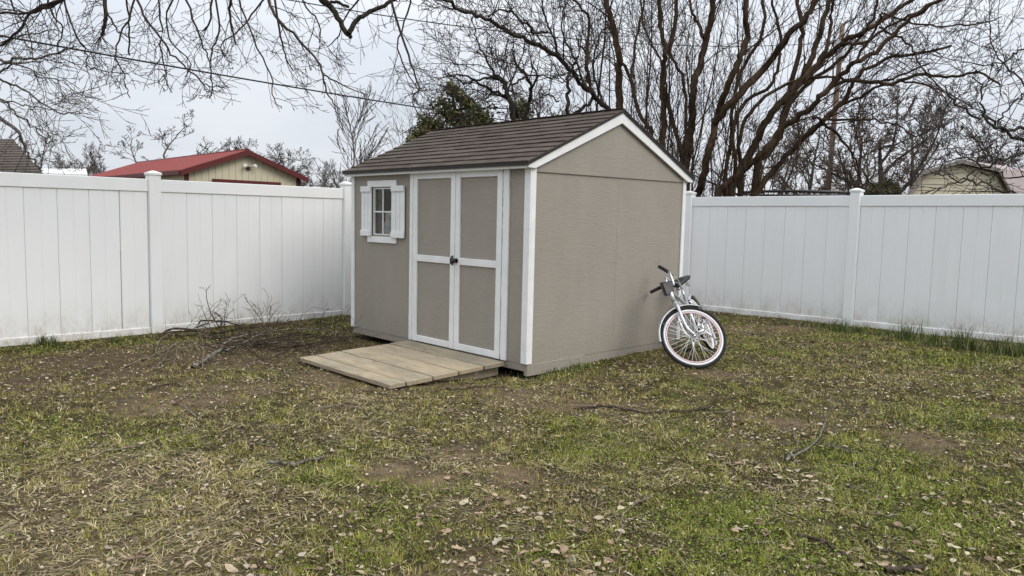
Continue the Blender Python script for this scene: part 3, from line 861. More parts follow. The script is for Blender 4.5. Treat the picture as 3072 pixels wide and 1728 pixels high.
def wheel(T, c):
    tm = MB(); torus(tm, T, c, BR-0.016, 0.016, 64, 8)
    wh = tm.build('wheel', M['rubber'], None); place(wh, bike)
    def sub(n, mb, mat):
        o = mb.build(n, mat, None); o.parent = wh; o.matrix_parent_inverse = wh.matrix_parent_inverse.copy() if False else Matrix.Identity(4)
        o.matrix_parent_inverse = Matrix.Identity(4)
        return o
    s = MB(); torus(s, T, c, BR-0.041, 0.0115, 64, 8, 1.2); sub('sidewall_rim', s, M['whiterim'])
    s = MB(); torus(s, T, c, BR-0.062, 0.006, 56, 6, 2.0); sub('rim', s, M['pink'])
    s = MB()
    s.tube([T((c[0], -0.052, c[2])), T((c[0], -0.04, c[2])), T((c[0], -0.034, c[2])), T((c[0], -0.030, c[2])), T((c[0], 0.030, c[2])), T((c[0], 0.034, c[2])), T((c[0], 0.04, c[2])), T((c[0], 0.052, c[2]))],
           [0.008, 0.009, 0.027, 0.014, 0.014, 0.027, 0.009, 0.008], 12)
    sub('hub', s, M['chrome'])
    for i in range(36):
        a = 2*math.pi*i/36; sgn = 1 if i % 2 else -1; b = a+sgn*0.0+(0.45 if (i//2) % 2 else -0.45)
        p0 = (c[0]+0.026*math.cos(b+0.9*(1 if (i//2) % 2 else -1)), sgn*0.032, c[2]+0.026*math.sin(b+0.9*(1 if (i//2) % 2 else -1)))
        p1 = (c[0]+(BR-0.062)*math.cos(a), sgn*0.006, c[2]+(BR-0.062)*math.sin(a))
        sub('spoke', MB().tube([T(p0), T(p1)], 0.0018, 4), M['reflector'])
    return wh
wf_ = wheel(bs, AXL)
wr_ = wheel(bw, np.array([0, 0, BR]))
# wheel reflector on the front spokes
a = math.radians(258)
pts = []
for da in range(-5, 6):
    aa = a+math.radians(da*2.4)-2.2
    pts.append(bs((AXL[0]+(BR-0.115)*math.cos(aa), 0.012, AXL[2]+(BR-0.115)*math.sin(aa))))
o = MB().tube(pts, [0.003, 0.008, 0.010, 0.011, 0.011, 0.011, 0.011, 0.011, 0.010, 0.008, 0.003], 8).build('reflector', M['reflector'], None); o.parent = wf_
def bpart(n, mb, mat): return mb.build(n, mat, bike)
# frame: curved cruiser top tube, down tube, seat tube, stays
HB = BP0+BA*0.42; HT = BP0+BA*0.56
BB = np.array([0.43, 0, 0.275]); ST = np.array([0.235, 0, 0.66]); RA_ = np.array([0, 0, BR])
fm = MB()
fm.tube([bw(HB-BA*0.03), bw(HT+BA*0.01)], 0.022, 10)
def curve(p, q, mid, n=10):
    p, q, mid = map(np.asarray, (p, q, mid)); return [(1-t)**2*p+2*t*(1-t)*mid+t*t*q for t in np.linspace(0, 1, n)]
fm.tube([bw(v) for v in curve(HB, BB, (0.68, 0, 0.42))], 0.021, 10)
fm.tube([bw(v) for v in curve(HT-BA*0.03, ST-np.array([-0.03, 0, 0.10]), (0.58, 0, 0.66))], 0.018, 10)
fm.tube([bw(BB), bw(ST)], 0.017, 10)
for s in (-1, 1):
    fm.tube([bw(BB+np.array([-0.02, 0.03*s, 0])), bw(np.array([0.2, 0.055*s, 0.30])), bw(RA_+np.array([0, 0.06*s, 0]))], 0.010, 8)
    fm.tube([bw(ST+np.array([0, 0.02*s, -0.06])), bw(np.array([0.12, 0.055*s, 0.52])), bw(RA_+np.array([0, 0.06*s, 0]))], 0.009, 8)
bpart('frame', fm, M['silver'])
# fork: crown and two curved blades
fk = MB()
fk.tube([bs(HB-BA*0.035), bs(HB-BA*0.10)], [0.021, 0.026], 10)
for s in (-1, 1):
    y = np.array([0, 0.052*s, 0])
    fk.tube([bs(HB-BA*0.06+y*0.3), bs(HB-BA*0.10+y*0.9), bs(BP0+BA*0.20+y), bs(BP0+BA*0.08+BF*0.012+y), bs(AXL+BA*0.02-BF*0.01+y), bs(AXL+y)], [0.016, 0.017, 0.016, 0.014, 0.012, 0.011], 10)
bpart('fork', fk, M['silver'])
def fender(T, c, a0, a1, name):
    R = BR+0.022; w = 0.034; vs = []; fs = []; n = 26
    for i in range(n+1):
        a = a0+(a1-a0)*i/n
        for (dy, dr) in ((-w, -0.014), (-w*0.6, -0.002), (0, 0.003), (w*0.6, -0.002), (w, -0.014), (w*0.95, -0.017), (0, -0.0005), (-w*0.95, -0.017)):
            vs.append(T((c[0]+(R+dr)*math.cos(a), c[1]+dy, c[2]+(R+dr)*math.sin(a))))
    for i in range(n):
        for j in range(8):
            fs.append((i*8+j, (i+1)*8+j, (i+1)*8+(j+1) % 8, i*8+(j+1) % 8))
    b = MB(); b.add(vs, fs, True); bpart(name, b, M['silver'])
fender(bs, AXL, math.radians(82), math.radians(200), 'fender')
fender(bw, RA_, math.radians(60), math.radians(235), 'fender')
for s in (-1, 1):
    bpart('fender_stay', MB().tube([bs(AXL+np.array([0, 0.05*s, 0])), bs((AXL[0]+(BR+0.02)*math.cos(2.9), 0.034*s, AXL[2]+(BR+0.02)*math.sin(2.9)))], 0.003, 5), M['chrome'])
    bpart('fender_stay', MB().tube([bw(RA_+np.array([0, 0.055*s, 0])), bw(((BR+0.02)*math.cos(3.6), 0.034*s, BR+(BR+0.02)*math.sin(3.6)))], 0.003, 5), M['chrome'])
# seat post and sprung saddle
sp = MB().tube([bw(ST-np.array([0, 0, 0.02])), bw(np.array([0.20, 0, 0.77]))], 0.0125, 8); bpart('seat_post', sp, M['chrome'])
sv = []; sf = []
NX, NY = 14, 10
for i in range(NX):
    u = i/(NX-1)
    x = 0.06+u*0.27
    hw = 0.115*(1-u)**0.9*min(1, 0.55+u*4)+0.028*(1-0.5*max(0, (u-0.85)/0.15))
    top = 0.815+0.014*math.cos(u*3.1)+0.012*(1-u)
    for j in range(NY):
        b = 2*math.pi*j/NY
        sv.append(bw((x, hw*math.cos(b), top+(0.028 if math.sin(b) > 0 else 0.05)*math.sin(b)*(0.6+0.4*(1-u)))))
for i in range(NX-1):
    for j in range(NY):
        sf.append((i*NY+j, (i+1)*NY+j, (i+1)*NY+(j+1) % NY, i*NY+(j+1) % NY))
sf += [tuple(range(NY)), tuple(range(NX*NY-1, (NX-1)*NY-1, -1))]
sd = MB(); sd.add(sv, sf, True); sadd = bpart('saddle', sd, M['black'])
sg = MB()
for s in (-1, 1):
    pts = [bw((0.10+0.018*math.cos(t), 0.055*s+0.018*math.sin(t), 0.745+0.05*t/12.0)) for t in np.linspace(0, 18, 50)]
    sg.tube(pts, 0.0032, 5)
o = sg.build('springs', M['black'], None); o.parent = sadd
# stem, swept handlebar, grips, brake lever, cables, black bar bag
clamp = bw(HT+BA*0.10)
stm = MB().tube([bw(HT), clamp], 0.0125, 8); bpart('stem', stm, M['chrome'])
gr0, gr1 = at(1954, 876, 7.72), at(1984, 861, 7.52)
gf0, gf1 = at(1978, 800, 7.62), at(2004, 815, 7.52)
hbm = MB()
ncv = lambda P, n=6: P
def spline(P, n=5):
    P = [np.asarray(p, float) for p in P]; o_ = []
    for i in range(len(P)-1):
        p0 = P[max(i-1, 0)]; p1 = P[i]; p2 = P[i+1]; p3 = P[min(i+2, len(P)-1)]
        for t in np.arange(n)/n:
            o_.append(0.5*((2*p1)+(-p0+p2)*t+(2*p0-5*p1+4*p2-p3)*t*t+(-p0+3*p1-3*p2+p3)*t**3))
    o_.append(P[-1]); return o_
hbm.tube(spline([gr0, gr1, at(1998, 872, 7.36), clamp, at(2021, 856, 7.40), at(2012, 826, 7.46), gf1, gf0], 5), 0.0115, 8)
hbar = bpart('handlebar', hbm, M['chrome'])
for a_, b_ in ((gr0, gr1), (gf0, gf1)):
    dd = nrm(b_-a_)
    g = MB().tube([a_-dd*0.012, a_, a_+(b_-a_)*0.3, a_+(b_-a_)*0.6, b_, b_+dd*0.006], [0.012, 0.0185, 0.0175, 0.018, 0.019, 0.012], 10)
    o = g.build('grip', M['black'], None); place(o, None); o.parent = hbar
lv = MB().tube([at(1990, 868, 7.46), at(1984, 876, 7.50), at(1979, 882, 7.55)], [0.006, 0.005, 0.004], 6)
o = lv.build('brake_lever', M['chrome'], None); o.parent = hbar
lv = MB().tube([at(2008, 819, 7.48), at(2016, 823, 7.47), at(2021, 827, 7.5)], [0.007, 0.006, 0.004], 6)
o = lv.build('brake_lever', M['black'], None); o.parent = hbar
# bar bag: tapered box oriented with the leaning head
bag = MB()
c0, c1, c2, c3 = at(1985, 848, 7.28), at(2016, 842, 7.30), at(2022, 874, 7.26), at(2000, 888, 7.22)
dep = np.array(FW)*0.11
for (s_, g_) in ((0, 1.0),):
    front = [c0, c1, c2, c3]
    cen = sum(front)/4
    inner = [cen+(p-cen)*0.86-np.array(FW)*0.012 for p in front]
    back = [p+dep for p in front]
    bag.add(inner+front+back, [(0, 1, 2, 3), (0, 4, 5, 1), (1, 5, 6, 2), (2, 6, 7, 3), (3, 7, 4, 0), (4, 8, 9, 5), (5, 9, 10, 6), (6, 10, 11, 7), (7, 11, 8, 4), (11, 10, 9, 8)])
bagp = bag.build('bar_bag', M['black'], bike)
cab = MB()
cab.tube(spline([at(2010, 822, 7.46), at(2034, 840, 7.44), at(2046, 868, 7.42), at(2040, 892, 7.42), at(2024, 905, 7.45), at(2014, 915, 7.46)], 6), 0.003, 5)
cab.tube(spline([at(2020, 846, 7.42), at(2036, 850, 7.40), at(2044, 870, 7.42), at(2042, 890, 7.44), at(2030, 902, 7.48)], 6), 0.003, 5)
cab.tube(spline([at(1990, 866, 7.42), at(2006, 884, 7.3), at(2022, 900, 7.34), at(2012, 925, 7.40)], 6), 0.0028, 5)
bpart('cable', cab, M['galv'])
# crank, chainring, pedals, chain guard
ck = MB(); torus(ck, bw, (BB[0], -0.05, BB[2]), 0.078, 0.006, 28, 6)
ck.tube([bw(BB+np.array([0, -0.07, 0])), bw(BB+np.array([0, 0.07, 0]))], 0.016, 8)
ck.tube([bw(BB+np.array([0, -0.065, 0])), bw(BB+np.array([0.12, -0.075, -0.115]))], 0.010, 6)
ck.tube([bw(BB+np.array([0, 0.065, 0])), bw(BB+np.array([-0.12, 0.075, 0.115]))], 0.010, 6)
crk = bpart('crankset', ck, M['chrome'])
for (x_, y_, z_) in ((0.12, -0.12, -0.115), (-0.12, 0.12, 0.115)):
    c_ = BB+np.array([x_, y_, z_]); q = MB()
    vs = [bw(c_+np.array([i*0.045, j*0.04, k*0.012])) for i in (-1, 1) for j in (-1, 1) for k in (-1, 1)]
    q.add(vs, [(0, 1, 3, 2), (4, 6, 7, 5), (0, 4, 5, 1), (2, 3, 7, 6), (0, 2, 6, 4), (1, 5, 7, 3)])
    o = q.build('pedal', M['black'], None); o.parent = crk
cg = MB().tube([bw((0.46, -0.062, 0.36)), bw((0.25, -0.066, 0.375)), bw((0.02, -0.066, 0.36))], [0.012, 0.014, 0.010], 6)
bpart('chain_guard', cg, M['silver'])
ks = MB().tube([bw((0.30, 0.05, 0.27)), bw((0.16, 0.12, 0.07))], [0.008, 0.006], 6); bpart('kickstand', ks, M['chrome'])

# ------------------------------------------------------------------ bare trees: branch generator
def rvec(s):
    return np.array([random.gauss(0, s), random.gauss(0, s), random.gauss(0, s)])
def perp(d, ang):
    a = nrm(np.cross(d, rvec(1.0)+np.array([0.01, 0.02, 0.03])))
    return nrm(d*math.cos(ang)+a*math.sin(ang))
def grow(out, p, d, L, r, lev, o):
    """o: dict of per-level lists: seg, wig, trop, kids, ang, ratio, rr; out: list per level"""
    n = o['seg'][lev]; st = L/n
    pts = [np.array(p, float)]; rad = [r]; d = nrm(d)
    rm = o['rmin']; wig = o['wig'][lev]; tr = np.array([0, 0, o['trop'][lev]])
    zm = o.get('zmin', -9)                  # twigs end at this height
    for i in range(n):
        d = nrm(d+rvec(wig)+tr)
        p = pts[-1]+d*st
        if p[2] < zm: break
        pts.append(p); rad.append(max(rm, r*(1-0.8*(i+1)/n)))
    if len(pts) < 2: return
    n = len(pts)-1
    out[lev].append((pts, rad))
    if lev+1 < len(o['seg']):
        k = o['kids'][lev]; k = max(1, int(round(k*random.uniform(0.75, 1.25))))
        for j in range(k):
            t = o['t0'][lev]+(1-o['t0'][lev])*((j+random.random())/k)
            i = min(n-1, int(t*n)); f = t*n-i
            q = pts[i]*(1-f)+pts[i+1]*f; dd = nrm(pts[i+1]-pts[i])
            c = perp(dd, math.radians(o['ang'][lev]*random.uniform(0.7, 1.3)))
            grow(out, q, c, L*o['ratio'][lev]*random.uniform(0.65, 1.25)*(1.1-0.45*t), max(rm, rad[i]*o['rr'][lev]), lev+1, o)
def smooth(P, n=4, jit=0.0):
    q = spline(P, n)
    if jit:
        q = [q[0]]+[p+rvec(jit) for p in q[1:-1]]+[q[-1]]
    return q
def side_shoots(out, path, rad, count, lev, o, Lr, up=0.0, ang=50, t0=0.15, rr=0.55):
    n = len(path)-1
    for j in range(count):
        t = t0+(1-t0)*((j+random.random())/count)
        i = min(n-1, int(t*n)); f = t*n-i
        q = path[i]*(1-f)+path[i+1]*f; dd = nrm(path[i+1]-path[i])
        c = nrm(perp(dd, math.radians(ang*random.uniform(0.6, 1.3)))+np.array([0, 0, up]))
        grow(out, q, c, random.uniform(*Lr), max(o['rmin'], rad[i]*rr*random.uniform(0.5, 1.0)), lev, o)
def bulk(root, out, mats, names=('limb', 'branch', 'twig'), sides=(5, 4, 3)):
    for i, lst in enumerate(out):
        if lst: 
            tube_obj(names[min(i, len(names)-1)], lst, mats[min(i, len(mats)-1)], root, sides[min(i, len(sides)-1)])
def merge(out, k):
    """trunk level stays; everything from level k on is one crown list"""
    return sum(out[k:], [])
def px_path(P, d0, d1, n=5, jit=0.0, dj=0.0):
    k = len(P)
    pts = [at(x/1.0, y/1.0, d0+(d1-d0)*i/(k-1)+random.uniform(-dj, dj)) for i, (x, y) in enumerate(P)]
    return smooth(pts, n, jit)
def taper(path, r0, r1):
    n = len(path); return [r0+(r1-r0)*(i/(n-1)) for i in range(n)]
def cropA(P): return [(1200+x/2.576, y/2.576) for x, y in P]      # tracing frames
def cropB(P): return [(1900+x/2.198, y/2.198) for x, y in P]
def cropC(P): return [(x/2.342, y/2.342) for x, y in P]
def px_r(w, d): return 0.5*w*d/F

# --- multi-stemmed tree clump just behind the right fence (clump by the shed, clump to its right)
OSH = dict(seg=[9, 6, 4], wig=[0.10, 0.14, 0.18], trop=[0.07, 0.04, 0.02], kids=[5.5, 3], t0=[0.25, 0.2], ang=[30, 38], ratio=[0.42, 0.42], rr=[0.6, 0.65], rmin=0.0034)
def clump(label, base_px, d, stems, shoots, seed, extra=0, name='multistem_tree'):
    random.seed(seed)
    b = at(base_px[0], base_px[1], d); gzb = float(gz(b[0], b[1]))
    root = empty(name, (b[0], b[1], gzb)); tag(root, label, 'tree')
    out = [[], [], []]
    for (P, w0, w1, d0, d1, down) in stems:
        path = px_path(P, d0, d1, 5, 0.012, 0.15)
        if down:        # carry the stem on to the ground behind the fence
            p0 = path[0]; foot = np.array([p0[0]*0.35+b[0]*0.65+random.uniform(-.25, .25), p0[1]*0.35+b[1]*0.65+random.uniform(-.25, .25), gzb-0.1])
            ext = smooth([foot, foot*0.45+p0*0.55+np.array([0, 0, -0.12]), p0], 4)[:-1]
            path = ext+path
        rad = taper(path, px_r(w0*1.08, d0), px_r(w1*1.1, d1))
        tube_obj('stem', [(path, rad)], M['bark_brown'], root, 8)
        side_shoots(out, path, rad, int(shoots*(0.7+0.6*random.random())) if P[-1][1] < 420 else 2, 0, OSH, (0.7, 2.2) if P[-1][1] < 420 else (0.3, 0.5), up=0.35, ang=38, t0=0.3, rr=0.33)
    for k in range(extra):      # thin straight suckers from the base
        a = random.uniform(0, 6.28); q = np.array([b[0]+0.7*random.gauss(0, 1), b[1]+0.25*random.gauss(0, 1), gzb-0.05])
        grow(out, q, np.array([0.35*math.cos(a), 0.35*math.sin(a), 1.3]), random.uniform(2.6, 5.2), random.uniform(0.010, 0.024), 0, OSH)
    for pts, rd in sum(out, []):            # nothing grows through the fence boards
        for q in pts:
            if q[2] < 2.0: q[1] = max(q[1], 5.62)
    tube_obj('branch', out[0], M['bark_brown'], root, 4)
    tube_obj('crown', out[1]+out[2], M['twig'], root, 3)
    return root
dA = 12.6
stA = [
    (cropB([(190, 950), (200, 800), (190, 600), (200, 450), (215, 340), (180, 200), (170, 0), (150, -240)]), 20, 9, dA, dA-0.4, True),
    (cropB([(215, 340), (270, 210), (285, 0), (300, -260)]), 15, 8, dA-0.1, dA+0.5, False),
    (cropB([(335, 1060), (310, 980), (255, 790), (215, 610)]), 15, 9, dA, dA-0.1, False),
    (cropB([(345, 1090), (380, 850), (392, 600), (440, 450), (485, 250), (520, 60), (560, -220)]), 26, 14, dA-0.2, dA-0.8, True),
    (cropB([(465, 250), (425, 160), (385, 60), (350, -200)]), 11, 6, dA-0.5, dA, False),
    (cropA([(1700, 850), (1690, 600), (1690, 430), (1650, 200), (1610, 60), (1570, -120)]), 24, 13, dA+0.3, dA+0.6, True),
    (cropA([(1940, 1000), (1850, 880), (1780, 600), (1690, 400)]), 15, 8, dA, dA+0.4, True),
    (cropA([(1480, 720), (1450, 500), (1462, 180), (1430, 90), (1330, -20)]), 10, 6, dA+1, dA+1.2, False),
    (cropA([(1780, 620), (1820, 350), (1880, 60), (1900, -100)]), 8, 5, dA+0.6, dA+0.9, False),
    (cropA([(2060, 720), (2040, 560), (1990, 420), (1900, 250), (1860, 0)]), 7, 4, dA+0.6, dA+1.2, False),
    (cropA([(2210, 1050), (2200, 700), (2110, 450), (2060, 390), (2010, 180), (2000, -60)]), 10, 7, dA+0.5, dA+0.8, True),
]
clump('brown multi-stemmed bare tree rising behind the shed gable', (1985, 600), dA, stA, 9, 21, extra=24)
dB = 12.2
stB = [
    (cropB([(420, 1280), (470, 1120), (510, 950), (560, 770), (620, 560), (700, 400), (750, 240), (735, 60), (740, -220)]), 24, 14, dB, dB-0.6, True),
    (cropB([(540, 800), (680, 640), (860, 450), (1000, 270), (1130, 120), (1210, 0), (1360, -200)]), 22, 13, dB-0.1, dB-1.2, False),
    (cropB([(560, 1260), (720, 1130), (860, 1000), (960, 870), (1100, 760), (1230, 650), (1330, 540), (1450, 420), (1600, 340), (1800, 150), (2000, 20), (2200, -140)]), 22, 8, dB-0.2, dB-2.0, True),
    (cropB([(640, 1240), (780, 1000), (850, 850), (960, 690), (1100, 540), (1220, 420), (1370, 290), (1500, 220), (1620, 150), (1830, 0), (2000, -150)]), 26, 9, dB+0.1, dB-1.2, True),
    (cropB([(800, 1280), (950, 1100), (1100, 930), (1250, 800), (1400, 650), (1480, 500), (1700, 380), (1900, 350), (2100, 300)]), 20, 6, dB+0.2, dB-1.0, True),
    (cropB([(1230, 640), (1340, 550), (1500, 530), (1700, 550), (1900, 490), (2100, 510), (2270, 480), (2420, 560)]), 13, 5, dB-0.6, dB-1.8, False),
    (cropB([(820, 1080), (960, 900), (1010, 700), (1120, 500), (1200, 330), (1250, 150), (1290, 0), (1330, -200)]), 22, 12, dB+0.3, dB+0.3, True),
    (cropB([(700, 1250), (660, 1000), (650, 760), (700, 500), (860, 200), (850, 0), (840, -200)]), 12, 8, dB+0.4, dB+0.8, True),
    (cropB([(600, 1270), (650, 900), (720, 700), (900, 560), (960, 400), (965, 200), (915, 0)]), 13, 7, dB+0.4, dB+0.9, True),
    (cropB([(720, 1150), (700, 900), (800, 700), (1000, 560), (1230, 510), (1430, 520), (1560, 545), (1700, 520), (1950, 420)]), 13, 5, dB, dB-0.9, True),
    (cropB([(1000, 700), (1090, 350), (1110, 150), (1080, 0), (1060, -180)]), 15, 8, dB+0.4, dB+0.7, False),
    (cropB([(1130, 560), (1260, 350), (1290, 250), (1310, 60), (1330, -150)]), 13, 7, dB+0.3, dB+0.2, False),
    (cropB([(1240, 800), (1350, 900), (1450, 1010), (1490, 1120), (1505, 1245)]), 9, 4, dB-0.5, dB+0.2, False),
    (cropB([(1505, 1110), (1560, 1200), (1660, 1285)]), 5, 3, dB+0.1, dB+0.3, False),
    (cropB([(1180, 780), (1380, 790), (1550, 790), (1750, 830), (1860, 900)]), 8, 3, dB-0.5, dB-1.4, False),
    (cropB([(1450, 420), (1600, 190), (1640, 90), (1760, 130), (2000, 170), (2250, 150), (2430, 110)]), 8, 3, dB-1.2, dB-2.2, False),
    (cropB([(1620, 180), (1760, 250), (1850, 330), (1900, 450), (2000, 560), (2080, 700)]), 7, 3, dB-1.4, dB-2.0, False),
    (cropB([(1370, 290), (1520, 280), (1680, 180), (1900, 60), (2050, -20)]), 9, 5, dB-1.0, dB-1.6, False),
    (cropB([(1100, 930), (1200, 850), (1350, 700), (1500, 640), (1640, 560), (1840, 540), (2040, 600)]), 11, 4, dB, dB-1.0, False),
    (cropB([(960, 870), (1080, 620), (1300, 450), (1440, 310), (1580, 120), (1620, -80)]), 12, 7, dB, dB-0.6, False),
]
clump('brown multi-stemmed bare tree leaning right over the white fence', (2200, 620), dB, stB, 8, 22, extra=16)

# --- dark spreading trees further behind the shed roof
OSP = dict(seg=[8, 7, 5, 4], wig=[0.12, 0.16, 0.2, 0.22], trop=[0.03, 0.03, 0.03, 0.02], kids=[8, 5, 3], t0=[0.15, 0.15, 0.2], ang=[42, 42, 42], ratio=[0.45, 0.45, 0.5], rr=[0.6, 0.6, 0.65], rmin=0.005)
def guided_tree(name, label, base_px, d, limbs, shoots, seed, o=OSP, mats=('bark_dark', 'bark_dark', 'twig'), Lr=(0.9, 2.4), up=0.15, lev=1, group=None, ang=48):
    random.seed(seed)
    b = at(base_px[0], base_px[1], d); gzb = float(gz(b[0], b[1]))
    root = empty(name, (b[0], b[1], gzb)); tag(root, label, 'tree', group)
    out = [[] for _ in o['seg']]
    for (P, w0, w1, d0, d1, down) in limbs:
        path = px_path(P, d0, d1, 5, 0.02, 0.25)
        if down:
            p0 = path[0]; path = smooth([np.array([b[0], b[1], gzb-0.1]), np.array([b[0]*0.3+p0[0]*0.7, b[1]*0.3+p0[1]*0.7, gzb*0.4+p0[2]*0.6]), p0], 4)[:-1]+path
        rad = taper(path, px_r(w0, d0), px_r(w1, d1))
        tube_obj('trunk' if down else 'limb', [(path, rad)], M[mats[0]], root, 7)
        side_shoots(out, path, rad, shoots, lev, o, Lr, up=up, ang=ang, t0=0.25 if not down else 0.55, rr=0.5)
    br = out[lev]; tw = sum(out[lev+1:], [])
    tube_obj('branch', br, M[mats[1]], root, 4); tube_obj('crown', tw, M[mats[2]], root, 3)
    return root
dT = 17.0
limT = [
    (cropA([(880, 940), (850, 800), (820, 690), (790, 620), (740, 590)]), 22, 10, dT, dT-0.3, True),
    (cropA([(900, 920), (880, 820), (800, 740), (700, 690), (620, 640), (500, 590), (370, 570)]), 14, 4, dT, dT-1.0, False),
    (cropA([(790, 620), (640, 600), (500, 640), (420, 600), (330, 580)]), 8, 3, dT-0.2, dT-1, False),
    (cropA([(800, 640), (720, 560), (640, 420), (590, 300), (560, 130)]), 8, 3, dT-0.2, dT-0.6, False),
    (cropA([(970, 920), (1000, 780), (1015, 670), (950, 560), (900, 500), (860, 380)]), 14, 5, dT+0.3, dT+0.4, False),
    (cropA([(1005, 740), (1060, 600), (1010, 480), (980, 300)]), 8, 3, dT+0.3, dT+0.4, False),
    (cropA([(860, 760), (720, 720), (650, 780)]), 6, 3, dT, dT-0.5, False),
    (cropA([(840, 700), (940, 600), (1060, 580), (1180, 600), (1300, 560)]), 7, 3, dT, dT+0.3, False),
]
guided_tree('spreading_tree', 'dark bare tree with arching limbs behind the shed roof', (1545, 420), dT, limT, 8, 31)
limT2 = [
    (cropA([(1300, 890), (1300, 760), (1290, 620), (1330, 520), (1380, 440)]), 15, 7, dT-1, dT-1.2, True),
    (cropA([(1620, 850), (1480, 720), (1360, 600), (1230, 440), (1100, 370), (950, 290), (800, 220), (660, 140), (480, 80), (330, 0), (200, -80)]), 15, 9, dT-2.4, dT-5.0, False),
    (cropA([(1340, 890), (1480, 760), (1440, 560), (1440, 420), (1360, 300)]), 12, 5, dT-1, dT-1, False),
    (cropA([(1140, 250), (1040, 250), (960, 180), (860, 90), (760, 80), (680, 130)]), 8, 5, dT-3, dT-4, False),
    (cropA([(1360, 600), (1250, 460), (1180, 270), (1110, 130), (1100, -40)]), 9, 5, dT-2.2, dT-2.0, False),
    (cropA([(1450, 700), (1360, 480), (1250, 240), (1270, 0)]), 8, 4, dT-2, dT-1.8, False),
    (cropA([(1610, 840), (1510, 650), (1500, 420), (1560, 240), (1640, 200)]), 8, 4, dT-2.2, dT-2, False),
    (cropA([(1230, 780), (1140, 740), (1060, 760), (1000, 800)]), 5, 2, dT-1, dT-1, False),
]
guided_tree('spreading_tree', 'dark bare tree with a long limb crossing above the shed roof', (1705, 420), dT-1, limT2, 8, 32)

# --- thin young tree left of the shed roof
OYT = dict(seg=[12, 8, 5], wig=[0.03, 0.05, 0.08], trop=[0.05, 0.03, 0.03], kids=[40, 9], t0=[0.22, 0.2], ang=[36, 30], ratio=[0.44, 0.40], rr=[0.5, 0.6], rmin=0.0085)
def free_tree(name, label, px, d, h, r, seed, o, mats, group=None, py=600):
    random.seed(seed)
    b = at(px, py, d); z = float(gz(b[0], b[1]))-0.2
    root = empty(name, (b[0], b[1], z)); tag(root, label, 'tree', group)
    out = [[] for _ in o['seg']]
    grow(out, np.array([b[0], b[1], z]), np.array([random.uniform(-.05, .05), random.uniform(-.05, .05), 1]), h, r, 0, o)
    tube_obj('trunk', out[0], M[mats[0]], root, 7)
    tube_obj('crown', sum(out[1:], []), M[mats[1]], root, 3)
    return root
free_tree('young_tree', 'slender young bare tree left of the shed roof', 1066, 21, 4.0, 0.05, 41, OYT, ('bark_grey', 'twig_grey'))

